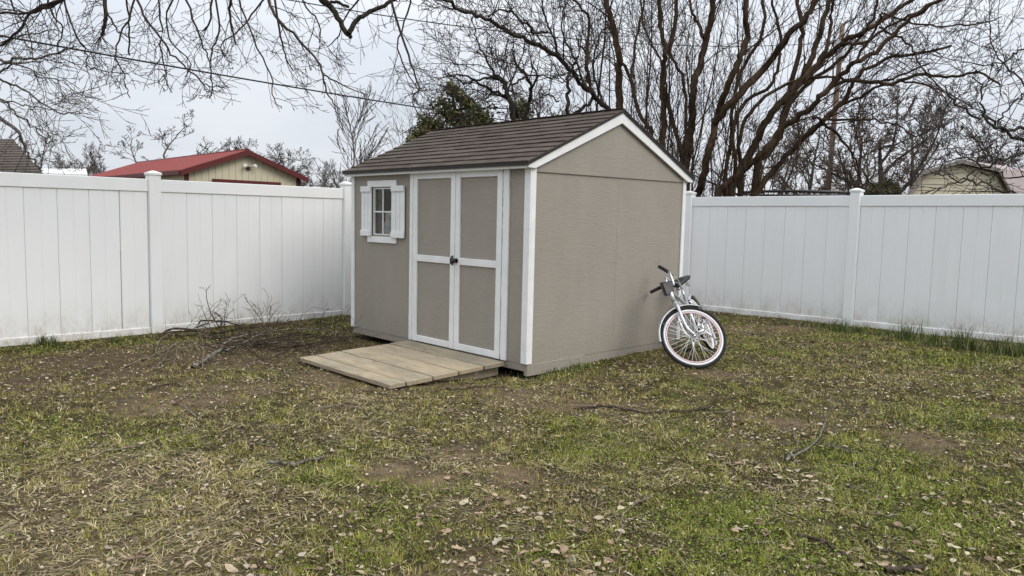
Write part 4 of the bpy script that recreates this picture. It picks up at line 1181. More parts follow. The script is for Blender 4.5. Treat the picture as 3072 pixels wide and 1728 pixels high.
# --- overhanging tree: limbs above the frame with twigs hanging into view
OHG = dict(seg=[10, 7, 5], wig=[0.09, 0.12, 0.15], trop=[-0.04, 0.02, 0.03], kids=[2.6, 2], t0=[0.15, 0.2], ang=[36, 38], ratio=[0.5, 0.45], rr=[0.7, 0.7], rmin=0.0023, zmin=2.36)
def overhang():
    random.seed(51)
    trunk_b = CAM+np.array(FW)*1.0*np.array([1, 1, 0])-R2*5.6; trunk_b[2] = float(gz(trunk_b[0], trunk_b[1]))-0.1
    root = empty('overhanging_tree', tuple(trunk_b)); tag(root, 'bare tree whose dark twigs hang down across the top left sky', 'tree')
    out = [[], [], []]
    top = trunk_b+np.array([0.1, 0.2, 3.1])
    tube_obj('trunk', [(smooth([trunk_b, trunk_b+np.array([0.05, 0.0, 1.2]), top], 5), taper(range(11), 0.24, 0.17))], M['bark_dark'], root, 10)
    d = 6.6
    # limbs run above the frame; the traced sprays leave them downward
    L1 = smooth([top, at(-250, -180, 5.2), at(300, -170, 6.4), at(700, -150, 6.8), at(1000, -120, 7.0), at(1250, -140, 7.4)], 5)
    L2 = smooth([top, at(-300, -60, 6.2), at(60, -60, 7.2), at(420, -90, 7.8), at(900, -130, 8.2)], 5)
    for L, r0, r1 in ((L1, 0.13, 0.05), (L2, 0.11, 0.04)):
        tube_obj('limb', [(L, taper(L, r0, r1))], M['bark_dark'], root, 8)
    hang = [
        ([(430, -120), (450, 0), (520, 210), (600, 370), (610, 460), (700, 490), (910, 520)], 5, 2),
        ([(1110, -200), (1120, 0), (1130, 270), (1150, 470), (1170, 590), (1210, 650)], 5, 2),
        ([(900, -200), (980, 50), (1130, 270), (1240, 410), (1340, 500), (1430, 580), (1500, 610), (1600, 600)], 6, 2),
        ([(1250, -200), (1310, 0), (1400, 250), (1450, 380), (1475, 440)], 6, 2.4),
        ([(1640, -200), (1700, 50), (1780, 280), (1900, 520), (1920, 700), (1980, 760)], 5, 2),
        ([(1800, -220), (1880, 0), (1950, 130), (2100, 270), (2230, 430), (2270, 530), (2310, 680), (2380, 760)], 8, 2.5),
        ([(2270, 525), (2400, 590), (2576, 670)], 4, 2),
        ([(1600, -250), (1620, 0), (1610, 120), (1655, 310)], 8, 4),
        ([(1900, -200), (1960, 200), (2000, 380), (2060, 500)], 6, 2.5),
        ([(980, -150), (920, 100), (850, 240), (805, 400), (870, 520), (885, 610), (915, 690)], 5, 2),
        ([(500, -100), (430, 0), (240, 60), (130, 220), (0, 330), (-120, 420)], 9, 4),
        ([(620, -150), (450, 0), (250, 80), (0, 90), (-150, 80)], 9, 4),
        ([(60, -150), (100, 60), (200, 200), (230, 400)], 5, 2),
        ([(700, -150), (760, 100), (830, 220), (950, 270)], 6, 2),
        ([(1330, -200), (1180, 80), (1200, 300), (1330, 420), (1300, 540)], 5, 2),
        ([(1500, -200), (1480, 130), (1420, 220)], 6, 3),
        ([(1480, -160), (1540, 180), (1500, 330), (1470, 470), (1500, 620), (1470, 690)], 5, 2),
        ([(2080, -150), (2150, 60), (2250, 180), (2240, 300)], 5, 2),
        ([(2600, -100), (2450, 80), (2380, 250), (2300, 330)], 5, 2),
        ([(2000, -150), (1800, 60), (1700, 200), (1560, 300), (1580, 400)], 5, 2),
        ([(330, -150), (360, 80), (440, 200), (400, 330), (440, 420)], 5, 2),
        ([(2900, -200), (2860, 100), (2800, 330), (2880, 540), (2960, 640)], 5, 2),
        ([(2700, -150), (2850, 330), (2900, 500), (2950, 620), (2890, 700), (2960, 840)], 6, 2),
    ]
    for i, (P, w0, w1) in enumerate(hang):
        dd = d+random.uniform(-0.7, 1.4)
        path = px_path(cropC(P), dd, dd+random.uniform(-0.4, 0.5), 4, 0.006, 0.08)
        rad = taper(path, px_r(w0, dd), px_r(w1, dd))
        rad = [r_*1.35 for r_ in rad]
        tube_obj('branch', [(path, rad)], M['twig'], root, 5)
        side_shoots(out, path, rad, 7, 0, OHG, (0.25, 0.7), up=-0.12, ang=46, t0=0.08, rr=0.6)
    # free sprays from the hidden limbs fill the top of the view
    for L in (L1, L2):
        side_shoots(out, L, taper(L, 0.02, 0.008), 26, 0, OHG, (0.45, 0.95), up=-0.4, ang=70, t0=0.12, rr=0.6)
    # thick sawn stubs and the forked limb
    for P, w0, w1, dd in (([(728, -60), (735, 0), (742, 130), (712, 250)], 13, 10, 6.3), ([(880, -60), (888, 0), (905, 200), (911, 390)], 6, 5, 6.3),
                          ([(2200, -90), (2270, 0), (2340, 70), (2420, 210), (2465, 262)], 22, 13, 7.2), ([(2450, 235), (2500, 150), (2576, 90), (2700, 40), (2830, -40)], 16, 11, 7.2),
                          ([(2300, 20), (2380, 20), (2450, 50)], 10, 8, 7.1)):
        path = px_path(cropC(P), dd, dd+0.1, 5, 0.004)
        tube_obj('limb', [(path, taper(path, px_r(w0, dd), px_r(w1, dd)))], M['bark_dark'], root, 9)
    q = at(712/2.342, 250/2.342, 6.35)
    for k in range(7):
        grow(out, q, np.array([random.uniform(-1, 1), random.uniform(-1, 1), -0.8]), random.uniform(0.12, 0.3), 0.005, 1, OHG)
    tube_obj('crown', sum(out, []), M['twig'], root, 3)
overhang()

# --- tree at the left edge, beyond the fence
OLT = dict(seg=[8, 7, 5], wig=[0.06, 0.09, 0.12], trop=[-0.01, 0.0, 0.01], kids=[4.2, 2.6], t0=[0.15, 0.2], ang=[34, 34], ratio=[0.5, 0.45], rr=[0.65, 0.7], rmin=0.0042)
dL_ = 12.5
limL = [
    (cropC([(-500, 900), (-300, 600), (-120, 450), (0, 430), (180, 420), (400, 380), (520, 330)]), 16, 4, dL_, dL_-0.5, True),
    (cropC([(-200, 560), (0, 500), (120, 450), (300, 430)]), 8, 3, dL_, dL_-0.5, False),
    (cropC([(-200, 480), (0, 570), (200, 650), (400, 780), (500, 800)]), 8, 3, dL_, dL_+0.5, False),
    (cropC([(-200, 640), (0, 700), (110, 790), (240, 900), (330, 1010)]), 8, 3, dL_, dL_+0.5, False),
    (cropC([(-250, 750), (0, 830), (130, 940), (200, 1080), (290, 1200)]), 14, 5, dL_, dL_+0.6, False),
    (cropC([(-150, 420), (30, 300), (160, 250), (420, 220)]), 6, 3, dL_, dL_-0.6, False),
    (cropC([(-100, 460), (120, 440), (260, 520), (420, 560), (540, 650)]), 5, 2.5, dL_, dL_-0.3, False),
    (cropC([(-200, 700), (60, 720), (260, 750), (420, 790)]), 5, 2.5, dL_, dL_-0.2, False),
]
guided_tree('edge_tree', 'light bare tree reaching in from the left edge above the brown roof', (-260, 640), dL_, limL, 7, 61, OLT, ('bark_grey', 'bark_grey', 'twig_grey'), (0.5, 1.3), 0.0, 0, None, 42)

# --- tree at the right edge, limbs over the gambrel shed
dR_ = 10.6
limR = [
    (cropB([(2900, 1250), (2750, 950), (2576, 850), (2400, 840), (2330, 790), (2200, 740), (2100, 660), (2060, 560)]), 14, 4, dR_, dR_-0.5, True),
    (cropB([(2700, 980), (2576, 930), (2480, 880), (2390, 830), (2300, 700), (2290, 560), (2230, 440)]), 12, 3, dR_, dR_, False),
    (cropB([(2700, 990), (2576, 1010), (2440, 1050), (2290, 1110), (2160, 1200), (1990, 1268)]), 9, 3, dR_, dR_-0.6, False),
    (cropB([(2750, 1310), (2576, 1290), (2400, 1250), (2280, 1200), (2100, 1170), (1960, 1130)]), 8, 3, dR_, dR_-0.4, False),
    (cropB([(2700, 760), (2576, 640), (2470, 720), (2400, 830)]), 6, 4, dR_, dR_, False),
    (cropB([(2720, 420), (2576, 330), (2480, 380), (2310, 430), (2130, 380)]), 6, 2.5, dR_, dR_-0.4, False),
    (cropB([(2700, 820), (2540, 520), (2420, 420), (2350, 250), (2330, 100)]), 6, 2.5, dR_, dR_+0.3, False),
    (cropB([(2300, 1110), (2180, 1040), (2060, 1080), (1990, 1160)]), 5, 2.5, dR_-0.2, dR_-0.5, False),
    (cropB([(2700, 1150), (2540, 1180), (2400, 1140), (2300, 1150)]), 6, 3, dR_, dR_, False),
]
guided_tree('edge_tree', 'dark bare tree reaching in from the right edge over the gambrel shed', (3200, 640), dR_, limR, 4, 62, OLT, ('bark_dark', 'bark_dark', 'twig'), (0.5, 1.25), 0.02, 0, None, 45)

# ------------------------------------------------------------------ far trees: prototypes copied into individuals
OFA = dict(seg=[9, 8, 6, 4, 3], wig=[0.05, 0.13, 0.18, 0.22, 0.24], trop=[0.02, 0.05, 0.05, 0.04, 0.02], kids=[11, 7, 6, 4], t0=[0.28, 0.2, 0.2, 0.2], ang=[48, 42, 42, 42], ratio=[0.55, 0.48, 0.5, 0.5], rr=[0.5, 0.55, 0.6, 0.7], rmin=0.012)
OFB = dict(seg=[7, 9, 7, 4, 3], wig=[0.06, 0.16, 0.22, 0.24, 0.25], trop=[0.0, 0.08, 0.06, 0.04, 0.02], kids=[8, 7, 6, 4], t0=[0.3, 0.25, 0.2, 0.2], ang=[58, 42, 42, 42], ratio=[0.85, 0.4, 0.5, 0.5], rr=[0.6, 0.5, 0.6, 0.7], rmin=0.010)
OFC = dict(seg=[6, 9, 7, 5, 4], wig=[0.05, 0.17, 0.22, 0.24, 0.25], trop=[0.0, 0.07, 0.08, 0.05, 0.02], kids=[6, 7, 6, 4], t0=[0.35, 0.3, 0.3, 0.3], ang=[52, 40, 42, 42], ratio=[1.15, 0.42, 0.5, 0.5], rr=[0.6, 0.5, 0.55, 0.7], rmin=0.008)
def proto(seed, o, h, r, mats):
    random.seed(seed)
    out = [[] for _ in o['seg']]
    grow(out, np.array([0, 0, 0.0]), np.array([0.02, 0.01, 1]), h, r, 0, o)
    tk = mesh_arrays('trunk', *tubes(out[0]+out[1], 6), None, M[mats[0]], smooth=True)
    cr_ = mesh_arrays('crown', *tubes(sum(out[2:], []), 3), None, M[mats[1]], smooth=True)
    top = max(p[0][-1][2] for p in sum(out, []))
    return tk, cr_, top
PROT = {'round': proto(101, OFA, 6.0, 0.16, ('bark_grey', 'twig_red')), 'wide': proto(102, OFB, 4.2, 0.20, ('bark_dark', 'twig_grey')),
        'gnarled': proto(103, OFC, 3.2, 0.22, ('bark_grey', 'bark_grey')), 'round2': proto(104, OFA, 6.0, 0.15, ('bark_grey', 'twig_grey'))}
def far_tree(kind, px, top_py, d, label, rz, group='bare trees beyond the fences', wide=1.0):
    tk, cm, top = PROT[kind]
    b = at(px, 640, d); z = float(gz(b[0], b[1]))-0.3
    h = at(px, top_py, d)[2]-z
    s = h/top
    root = empty('bare_tree', (b[0], b[1], z)); root.scale = (s*wide, s*wide, s); root.rotation_euler.z = rz
    tag(root, label, 'tree', group)
    for n, me in (('trunk', tk), ('crown', cm)):
        o = bpy.data.objects.new(n, me); COL.objects.link(o); o.parent = root
FT = [
    ('gnarled', 515, 325, 44, 'gnarled dark tree standing over the middle of the red metal roof', 0.3, 1.45),
    ('gnarled', 425, 375, 46, 'crooked dark tree at the left end of the red roof ridge', 2.3, 1.5),
    ('round', 300, 424, 60, 'small round bare tree just left of the red roof', 1.0, 0.8),
    ('round2', 205, 470, 75, 'low pale bare tree over the white roof at left', 0.2, 1.1),
    ('round', 255, 478, 75, 'low brown bare tree beside the left slope of the red roof', 3.1, 1.1),
    ('wide', 95, 395, 34, 'tangled bare tree behind the brown roof at the left edge', 1.4, 1.0),
    ('round2', 160, 440, 50, 'pale bare tree right of the brown roof at the left edge', 2.2, 0.9),
    ('round', 745, 408, 70, 'round bare tree peeking over the red roof apex', 0.8, 1.2),
    ('round', 850, 428, 62, 'brown bare tree behind the right slope of the red roof', 2.0, 1.2),
    ('round2', 915, 455, 62, 'brown bare tree above the right eave of the red roof', 4.0, 1.2),
    ('round', 970, 480, 66, 'low brown bare tree between red roof and shed', 5.1, 1.2),
    ('round2', 1020, 500, 60, 'lowest bare tree next to the shed eave', 1.1, 1.1),
    ('wide', 1120, 470, 55, 'bare tree showing just above the left end of the shed roof', 2.4, 1.0),
    ('round', 2420, 270, 30, 'reddish bare tree left of the wooden utility pole', 0.4, 1.1),
    ('round', 2560, 250, 27, 'reddish bare tree right of the wooden utility pole', 1.7, 1.1),
    ('wide', 2660, 205, 26, 'dense brown bare tree left of the gambrel shed', 2.9, 0.85),
    ('round', 2740, 235, 28, 'tall reddish bare tree behind the left knee of the gambrel roof', 4.2, 1.0),
    ('round', 2960, 330, 40, 'thin bare tree behind the right side of the gambrel roof', 0.9, 1.1),
    ('round2', 3040, 380, 44, 'pale bare tree at the right edge behind the gambrel shed', 2.6, 1.1),
    ('wide', 2310, 330, 32, 'bare tree behind the leaning stems, left of the pole', 3.6, 1.1),
    ('wide', 1640, 130, 27, 'wide bare tree far behind the middle of the shed roof', 4.4, 1.0),
    ('round2', 1400, 190, 33, 'bare tree far behind the leafy evergreen', 3.3, 1.0),
]
for k, px, ty, d, lb, rz, wd in FT: far_tree(k, px, ty, d, lb, rz, wide=wd)

# thicket of thin straight saplings behind the right fence
OSA = dict(seg=[12, 6, 4], wig=[0.035, 0.08, 0.12], trop=[0.05, 0.08, 0.04], kids=[16, 4], t0=[0.15, 0.2], ang=[26, 30], ratio=[0.28, 0.4], rr=[0.45, 0.6], rmin=0.0042)
random.seed(71)
sap = []
for k in range(3):
    out = [[], [], []]
    grow(out, np.zeros(3), np.array([0.05, 0.03, 1]), 6.0, 0.03, 0, OSA)
    sap.append((mesh_arrays('trunk', *tubes(out[0], 5), None, M['bark_brown'], smooth=True), mesh_arrays('crown', *tubes(out[1]+out[2], 3), None, M['twig'], smooth=True)))
for k in range(20):
    px = 1770+k*31+random.uniform(-15, 15) if k < 14 else random.uniform(2250, 2600); d = random.uniform(14, 19)
    b = at(px, 640, d); z = float(gz(b[0], b[1]))-0.1
    root = empty('sapling', (b[0], b[1], z)); sc_ = random.uniform(0.75, 1.25) if px < 2250 else random.uniform(0.4, 0.6)
    root.scale = (sc_, sc_, sc_); root.rotation_euler = (random.uniform(-.1, .1), random.uniform(-.1, .1), random.uniform(0, 6.28))
    tag(root, 'thin straight bare sapling in the thicket behind the right fence', 'sapling', 'saplings in the thicket behind the right fence')
    for n, me in zip(('trunk', 'crown'), sap[k % 3]):
        o = bpy.data.objects.new(n, me); COL.objects.link(o); o.parent = root

# ------------------------------------------------------------------ leafy evergreen behind the shed roof and an olive shrub
def leaf_cloud(name, centers, nleaf, size, cols, seed, mat, cast=1.0):
    rg = np.random.default_rng(seed)
    P = []
    w = np.array([c[1][0]*c[1][1]*c[1][2] for c in centers]); w = w/w.sum()
    for (c, r), k in zip(centers, w):
        n = int(nleaf*k)
        u = rg.normal(size=(n, 3)); u /= np.linalg.norm(u, axis=1, keepdims=True)
        rad = rg.random(n)**0.45
        # clumpy: keep leaves near random twig tips
        P.append(np.asarray(c)+u*rad[:, None]*np.asarray(r))
    P = np.concatenate(P)
    keep = fbm(P[:, 0]*1.0+P[:, 2]*0.7, P[:, 1]+P[:, 2]*0.9, 0.30, seed) > 0.49
    P = P[keep]; n = len(P)
    a = rg.normal(size=(n, 3)); a[:, 2] -= 0.3; a /= np.linalg.norm(a, axis=1, keepdims=True)
    b = np.cross(a, rg.normal(size=(n, 3))); b /= np.linalg.norm(b, axis=1, keepdims=True)
    L = size*rg.uniform(0.6, 1.3, n)[:, None]; Wd = L*0.26
    nrm_ = np.cross(a, b)
    v = np.stack([P, P+a*L*0.5+b*Wd+nrm_*L*0.08, P+a*L, P+a*L*0.5-b*Wd+nrm_*L*0.08], 1).reshape(-1, 3)
    i = np.arange(n)*4
    t = np.concatenate([np.stack([i, i+1, i+2], 1), np.stack([i, i+2, i+3], 1)])
    c = np.asarray(cols)[rg.integers(0, len(cols), n)]*rg.uniform(0.75, 1.3, (n, 1))
    return mesh_arrays(name, v, None, t, mat, colors=np.repeat(c, 4, 0))
def evergreen():
    d = 18.5
    random.seed(81)
    b = at(1400, 640, d); z = float(gz(b[0], b[1]))-0.1
    root = empty('evergreen_tree', (b[0], b[1], z)); tag(root, 'leafy dark green evergreen tree behind the left of the shed roof', 'tree')
    k = d/F
    cs = []
    for (x, y, rx, ry) in [(1355, 285, 42, 36), (1330, 330, 50, 42), (1390, 325, 48, 45), (1290, 375, 42, 34), (1350, 375, 60, 40), (1440, 350, 40, 38), (1465, 330, 26, 24), (1250, 405, 34, 26), (1420, 390, 70, 36), (1570, 330, 26, 34), (1300, 420, 80, 40), (1480, 375, 30, 22)]:
        cs.append((at(x, y, d+random.uniform(-0.5, 0.5)), (rx*k, rx*k, ry*k)))
    o = bpy.data.objects.new('crown', leaf_cloud('crown', cs, 11000, 0.13, [(0.075, 0.095, 0.032), (0.11, 0.125, 0.045), (0.15, 0.14, 0.06), (0.06, 0.08, 0.03), (0.19, 0.15, 0.075)], 82, M['leaf']))
    COL.objects.link(o); place(o, root)
    out = [[], []]
    tp = smooth([np.array([b[0], b[1], z]), at(1385, 420, d), at(1365, 330, d), at(1355, 270, d)], 5)
    tube_obj('trunk', [(tp, taper(tp, 0.10, 0.02))], M['bark_dark'], root, 7)
    br = []
    for c, r in cs:
        s_ = tp[random.randint(6, 12)]
        br.append((smooth([s_, (s_+c)/2+np.array([0, 0, 0.05]), c], 3), taper(range(7), 0.03, 0.008)))
    tube_obj('branch', br, M['bark_dark'], root, 5)
evergreen()
def shrub(px, py, d, wpx, hpx, label, cols, seed, twigmat):
    random.seed(seed)
    b = at(px, 640, d); z = float(gz(b[0], b[1]))-0.05
    root = empty('shrub', (b[0], b[1], z)); tag(root, label, 'shrub')
    k = d/F; cs = [(at(px+random.uniform(-.6, .6)*wpx, py+random.uniform(0, .9)*hpx, d+random.uniform(-.4, .4)), (wpx*k*0.5, wpx*k*0.5, hpx*k*0.5)) for _ in range(7)]
    o = bpy.data.objects.new('foliage', leaf_cloud('foliage', cs, 6500, 0.06, cols, seed, M['leaf'])); COL.objects.link(o); place(o, root)
    out = [[], [], []]
    for c, r in cs:
        grow(out, np.array([b[0], b[1], z]), c-np.array([b[0], b[1], z]), float(np.linalg.norm(c-np.array([b[0], b[1], z])))*1.25, 0.02, 0, OSH)
    tube_obj('stem', sum(out, []), M[twigmat], root, 3)
shrub(2650, 545, 20, 60, 40, 'olive evergreen shrub left of the gambrel shed, above the fence', [(0.07, 0.07, 0.03), (0.10, 0.09, 0.045), (0.05, 0.055, 0.025)], 84, 'twig_red')
shrub(1265, 415, 19.5, 40, 30, 'low green shrub at the left foot of the evergreen tree', [(0.05, 0.07, 0.025), (0.08, 0.09, 0.035)], 85, 'twig')

# ------------------------------------------------------------------ red-roofed metal building
A = at(540, 511, 24.0)
xa, ya, ez = A[0], A[1], A[2]
def find_y(px, x, z):       # y along the gable plane where the pixel column is met
    r = None
    lo, hi = ya, ya+14
    for _ in range(40):
        mid = (lo+hi)/2; d_ = np.array([x, mid, z])-CAM
        u = 1536+F*(d_ @ R2)/(d_ @ FW)
        lo, hi = (mid, hi) if u < px else (lo, mid)
    return lo
yr = find_y(924, xa, ez); gw = yr-ya
lo, hi = 0.0, 20.0
for _ in range(40):
    mid = (lo+hi)/2; d_ = np.array([xa-mid, ya, ez])-CAM; u = 1536+F*(d_ @ R2)/(d_ @ FW)
    lo, hi = (mid, hi) if u > 246 else (lo, mid)
gl_ = lo
ym = ya+gw/2
lo, hi = ez, ez+4
for _ in range(40):
    mid = (lo+hi)/2; d_ = np.array([xa, ym, mid])-CAM; v = 864-F*(d_ @ U2)/(d_ @ FW)
    lo, hi = (mid, hi) if v > 450 else (lo, mid)
rz_ = lo
bld = empty('metal_building', (xa-gl_/2, ym, 0)); tag(bld, 'cream metal building with red roof beyond the left fence', 'building')
OV = 0.22
y0b, y1b = ya+OV, yr-OV; x1b = xa-OV; x0b = xa-gl_+OV
wall_top = lambda y: ez+(rz_-ez)*(1-abs(y-ym)/(gw/2))-0.07
z0b = -0.4
MB().prism([(y0b, z0b), (y1b, z0b), (y1b, wall_top(y1b)), (ym, wall_top(ym)), (y0b, wall_top(y0b))], 0, x0b, x1b).build('wall', M['cream'], bld)
for i in range(int((y1b-y0b)/0.23)):       # ribs of the wall sheeting
    y = y0b+0.12+i*0.23
    MB().box(x1b, x1b+0.022, y-0.02, y+0.02, 1.0, wall_top(y)-0.01, 0.004).build('wall_rib', M['cream'], bld)
for i in range(int((x1b-x0b)/0.3)):
    x = x0b+0.15+i*0.3
    MB().box(x-0.02, x+0.02, y0b-0.022, y0b, 1.0, wall_top(y0b)-0.03, 0.004).build('wall_rib', M['cream'], bld)
rsl = (rz_-ez)/(gw/2)
rf_ = MB()
rf_.prism([(ya, ez), (ym, rz_), (yr, ez), (yr, ez-0.03), (ym, rz_-0.03), (ya, ez-0.03)], 0, xa-gl_, xa)
rfo = rf_.build('roof', M['red_roof'], bld)
for i in range(int(gl_/0.3)):
    x = xa-gl_+0.15+i*0.3
    q = MB()
    for yy0, yy1 in ((ya, ym), (ym, yr)):
        za, zb_ = (ez, rz_) if yy0 == ya else (rz_, ez)
        q.add([(x-0.03, yy0, za+0.001), (x+0.03, yy0, za+0.001), (x+0.03, yy1, zb_+0.001), (x-0.03, yy1, zb_+0.001), (x-0.012, yy0, za+0.035), (x+0.012, yy0, za+0.035), (x+0.012, yy1, zb_+0.035), (x-0.012, yy1, zb_+0.035)],
              [(4, 5, 6, 7), (0, 4, 7, 3), (1, 2, 6, 5), (0, 1, 5, 4), (3, 7, 6, 2)])
    o = q.build('roof_rib', M['red_roof'], None); o.parent = rfo; o.matrix_parent_inverse = rfo.matrix_parent_inverse.copy()
    o.matrix_parent_inverse = Matrix.Identity(4)
o = MB().tube([(xa-gl_, ym, rz_+0.01), (xa+0.01, ym, rz_+0.01)], 0.05, 8).build('ridge_flashing', M['red_trim'], None); o.parent = rfo
for s in (0, 1):
    ye = ya if s == 0 else yr
    poly = [(ye, ez-0.17), (ye, ez+0.01), (ym, rz_+0.01), (ym, rz_-0.17)]
    if s: poly = poly[::-1]
    MB().prism(poly, 0, xa+0.002, xa+0.05).build('rake_trim', M['red_trim'], bld)
MB().box(xa-gl_, xa, ya-0.05, ya-0.002, ez-0.13, ez+0.005).build('eave_gutter', M['red_trim'], bld)
MB().box(x1b+0.001, x1b+0.03, y0b-0.02, y0b+0.13, z0b, wall_top(y0b)-0.02).build('corner_trim', M['red_trim'], bld)
MB().box(x1b+0.001, x1b+0.03, y1b-0.13, y1b+0.02, z0b, wall_top(y1b)-0.02).build('corner_trim', M['red_trim'], bld)
dy0 = find_y(636, x1b, ez-0.6); dy1 = find_y(841, x1b, ez-0.6)
def zat(px, py, x, y):
    lo, hi = -1, 6
    for _ in range(40):
        mid = (lo+hi)/2; d_ = np.array([x, y, mid])-CAM; v = 864-F*(d_ @ U2)/(d_ @ FW)
        lo, hi = (mid, hi) if v > py else (lo, mid)
    return lo
dz = zat(636, 536, x1b, dy0)
dof = MB().box(x1b+0.024, x1b+0.06, dy0, dy1, dz-0.11, dz).build('door_header', M['red_trim'], bld)
dd_ = MB().box(x1b+0.023, x1b+0.032, dy0+0.1, dy1-0.1, z0b, dz-0.112).build('roller_door', M['white'], bld)
fly = find_y(743, x1b, ez+0.1); flz = zat(743, 500, x1b, fly)
fl = MB().box(x1b+0.02, x1b+0.07, fly-0.06, fly+0.06, flz-0.12, flz, 0.008).build('floodlight', M['black'], bld)
for s in (-1, 1):
    o = MB().tube([(x1b+0.06, fly+0.05*s, flz-0.02), (x1b+0.12, fly+0.13*s, flz+0.02), (x1b+0.20, fly+0.17*s, flz+0.03), (x1b+0.24, fly+0.19*s, flz+0.03)], [0.02, 0.035, 0.062, 0.058], 10).build('lamp_head', M['lamp'], None); o.parent = fl

# ------------------------------------------------------------------ brown hip-roofed house at the left edge and the low white roof
hr = empty('house', tuple(at(-150, 640, 15.0)*np.array([1, 1, 0]))); tag(hr, 'house with brown shingle roof at the left edge beyond the fence', 'house')
ra, rb, rc = at(38, 417, 15.5), at(128, 520, 13.8), at(-420, 417, 12.0)
e2 = at(-420, 530, 10.4)
hb_ = MB(); dn = np.array([0, 0, 0.12])
bk = at(60, 520, 18.0)
def slab(P): 
    n = len(P); q = list(P)+[p-dn for p in P]
    hb_.add(q, [tuple(range(n)), tuple(range(2*n-1, n-1, -1))]+[(i, (i+1) % n, n+(i+1) % n, n+i) for i in range(n)])
slab([e2, rb, ra, rc]); slab([rb, bk, ra])
hro = hb_.build('roof', M['brownroof'], hr)
for i in range(14):      # shingle courses as real steps
    t = (i+0.5)/14; p = e2*(1-t)+rc*t; q = rb*(1-t)+ra*t
    o = MB().tube([p+np.array([0, 0, 0.006]), q+np.array([0, 0, 0.006])], 0.012, 4).build('shingle_course', M['brownroof'], None); o.parent = hro
wb0, wb1 = rb+(rc-ra)*0.0, e2
hw = MB(); c = (rb+bk+e2)/3
cor = [e2+(c-e2)*0.04, rb+(c-rb)*0.10, bk+(c-bk)*0.10]
n = 3; q = [np.array([p[0], p[1], -0.4]) for p in cor]+[np.array([p[0], p[1], min(rb[2], e2[2])-0.13]) for p in cor]
hw.add(q, [(0, 1, 4, 3), (1, 2, 5, 4), (2, 0, 3, 5)]); hw.build('wall', M['cream2'], hr)
cp_ = empty('carport', tuple(at(180, 640, 34)*np.array([1, 1, 0]))); tag(cp_, 'low white flat roof just left of the red-roofed building', 'carport')
p0, p1, p2, p3 = at(110, 517, 32), at(262, 523, 32), at(258, 506, 37), at(120, 506, 37)
q = MB(); P = [p0, p1, p2, p3]; q.add(P+[p-np.array([0, 0, 0.15]) for p in P], [(0, 1, 2, 3), (7, 6, 5, 4), (0, 4, 5, 1), (1, 5, 6, 2), (2, 6, 7, 3), (3, 7, 4, 0)])
q.build('roof', M['white'], cp_)
for p in P:
    MB().box(p[0]-0.05, p[0]+0.05, p[1]-0.05, p[1]+0.05, -0.5, p[2]-0.151).build('post', M['white'], cp_)

# ------------------------------------------------------------------ cream gambrel shed at the right
gd = 21.0
gs = empty('gambrel_shed', tuple(at(2860, 640, gd)*np.array([1, 1, 0]))); tag(gs, 'cream lap-sided gambrel barn shed above the right fence', 'shed')
prof = [(2690, 640), (2711, 583), (2752, 521), (2863, 487), (2976, 512.6), (3013, 577), (3022, 640)]
PP = [at(x, y, gd) for x, y in prof]
xdir = nrm(np.array([R2[0], R2[1], 0])); base_c = at(2863, 640, gd); bdir = nrm(np.array([FW[0], FW[1], 0])*0.55+xdir*0.83)
# profile flattened in the gable plane: u along xdir, z
uv = [(float((p-base_c) @ xdir), float(p[2])) for p in PP]
def g3(u, z, k=0.0, out_=0.0):
    b = base_c+xdir*u+bdir*k; f_ = -nrm(np.array([FW[0], FW[1], 0]))*out_
    return np.array([b[0]+f_[0], b[1]+f_[1], z])
gz0 = -0.3
wallp = [(uv[1][0]+0.06, gz0)]+[(u*0.985, z-0.05) for u, z in uv[1:6]]+[(uv[5][0]-0.06, gz0)]
q = MB(); n = len(wallp)
q.add([g3(u, z) for u, z in wallp]+[g3(u, z, 3.6) for u, z in wallp], [tuple(range(n)), tuple(range(2*n-1, n-1, -1))]+[(i, (i+1) % n, n+(i+1) % n, n+i) for i in range(n)])
q.build('wall', M['cream2'], gs)
def u_range(z):
    L = []
    for (a_, b_) in zip(wallp[:-1], wallp[1:]):
        if (a_[1]-z)*(b_[1]-z) <= 0 and abs(a_[1]-b_[1]) > 1e-6:
            L.append(a_[0]+(b_[0]-a_[0])*(z-a_[1])/(b_[1]-a_[1]))
    return (min(L), max(L)) if len(L) >= 2 else None
zz = gz0+0.05; lapn = 0.17
while True:
    r0 = u_range(zz+0.001); r1 = u_range(min(zz+lapn, max(w[1] for w in wallp)-0.002))
    if r0 is None or r1 is None or zz+lapn > max(w[1] for w in wallp): break
    if zz > 1.2:
        q = MB(); q.add([g3(r0[0], zz, 0, 0.03), g3(r0[1], zz, 0, 0.03), g3(r1[1], zz+lapn, 0, 0.008), g3(r1[0], zz+lapn, 0, 0.008), g3(r0[0], zz, 0, 0.002), g3(r0[1], zz, 0, 0.002)],
                      [(0, 1, 2, 3), (0, 4, 5, 1)])
        q.build('siding_board', M['cream2'], gs)
    zz += lapn
M['rake'] = simple('weathered_rake_trim', (0.20, 0.18, 0.16), 0.8)
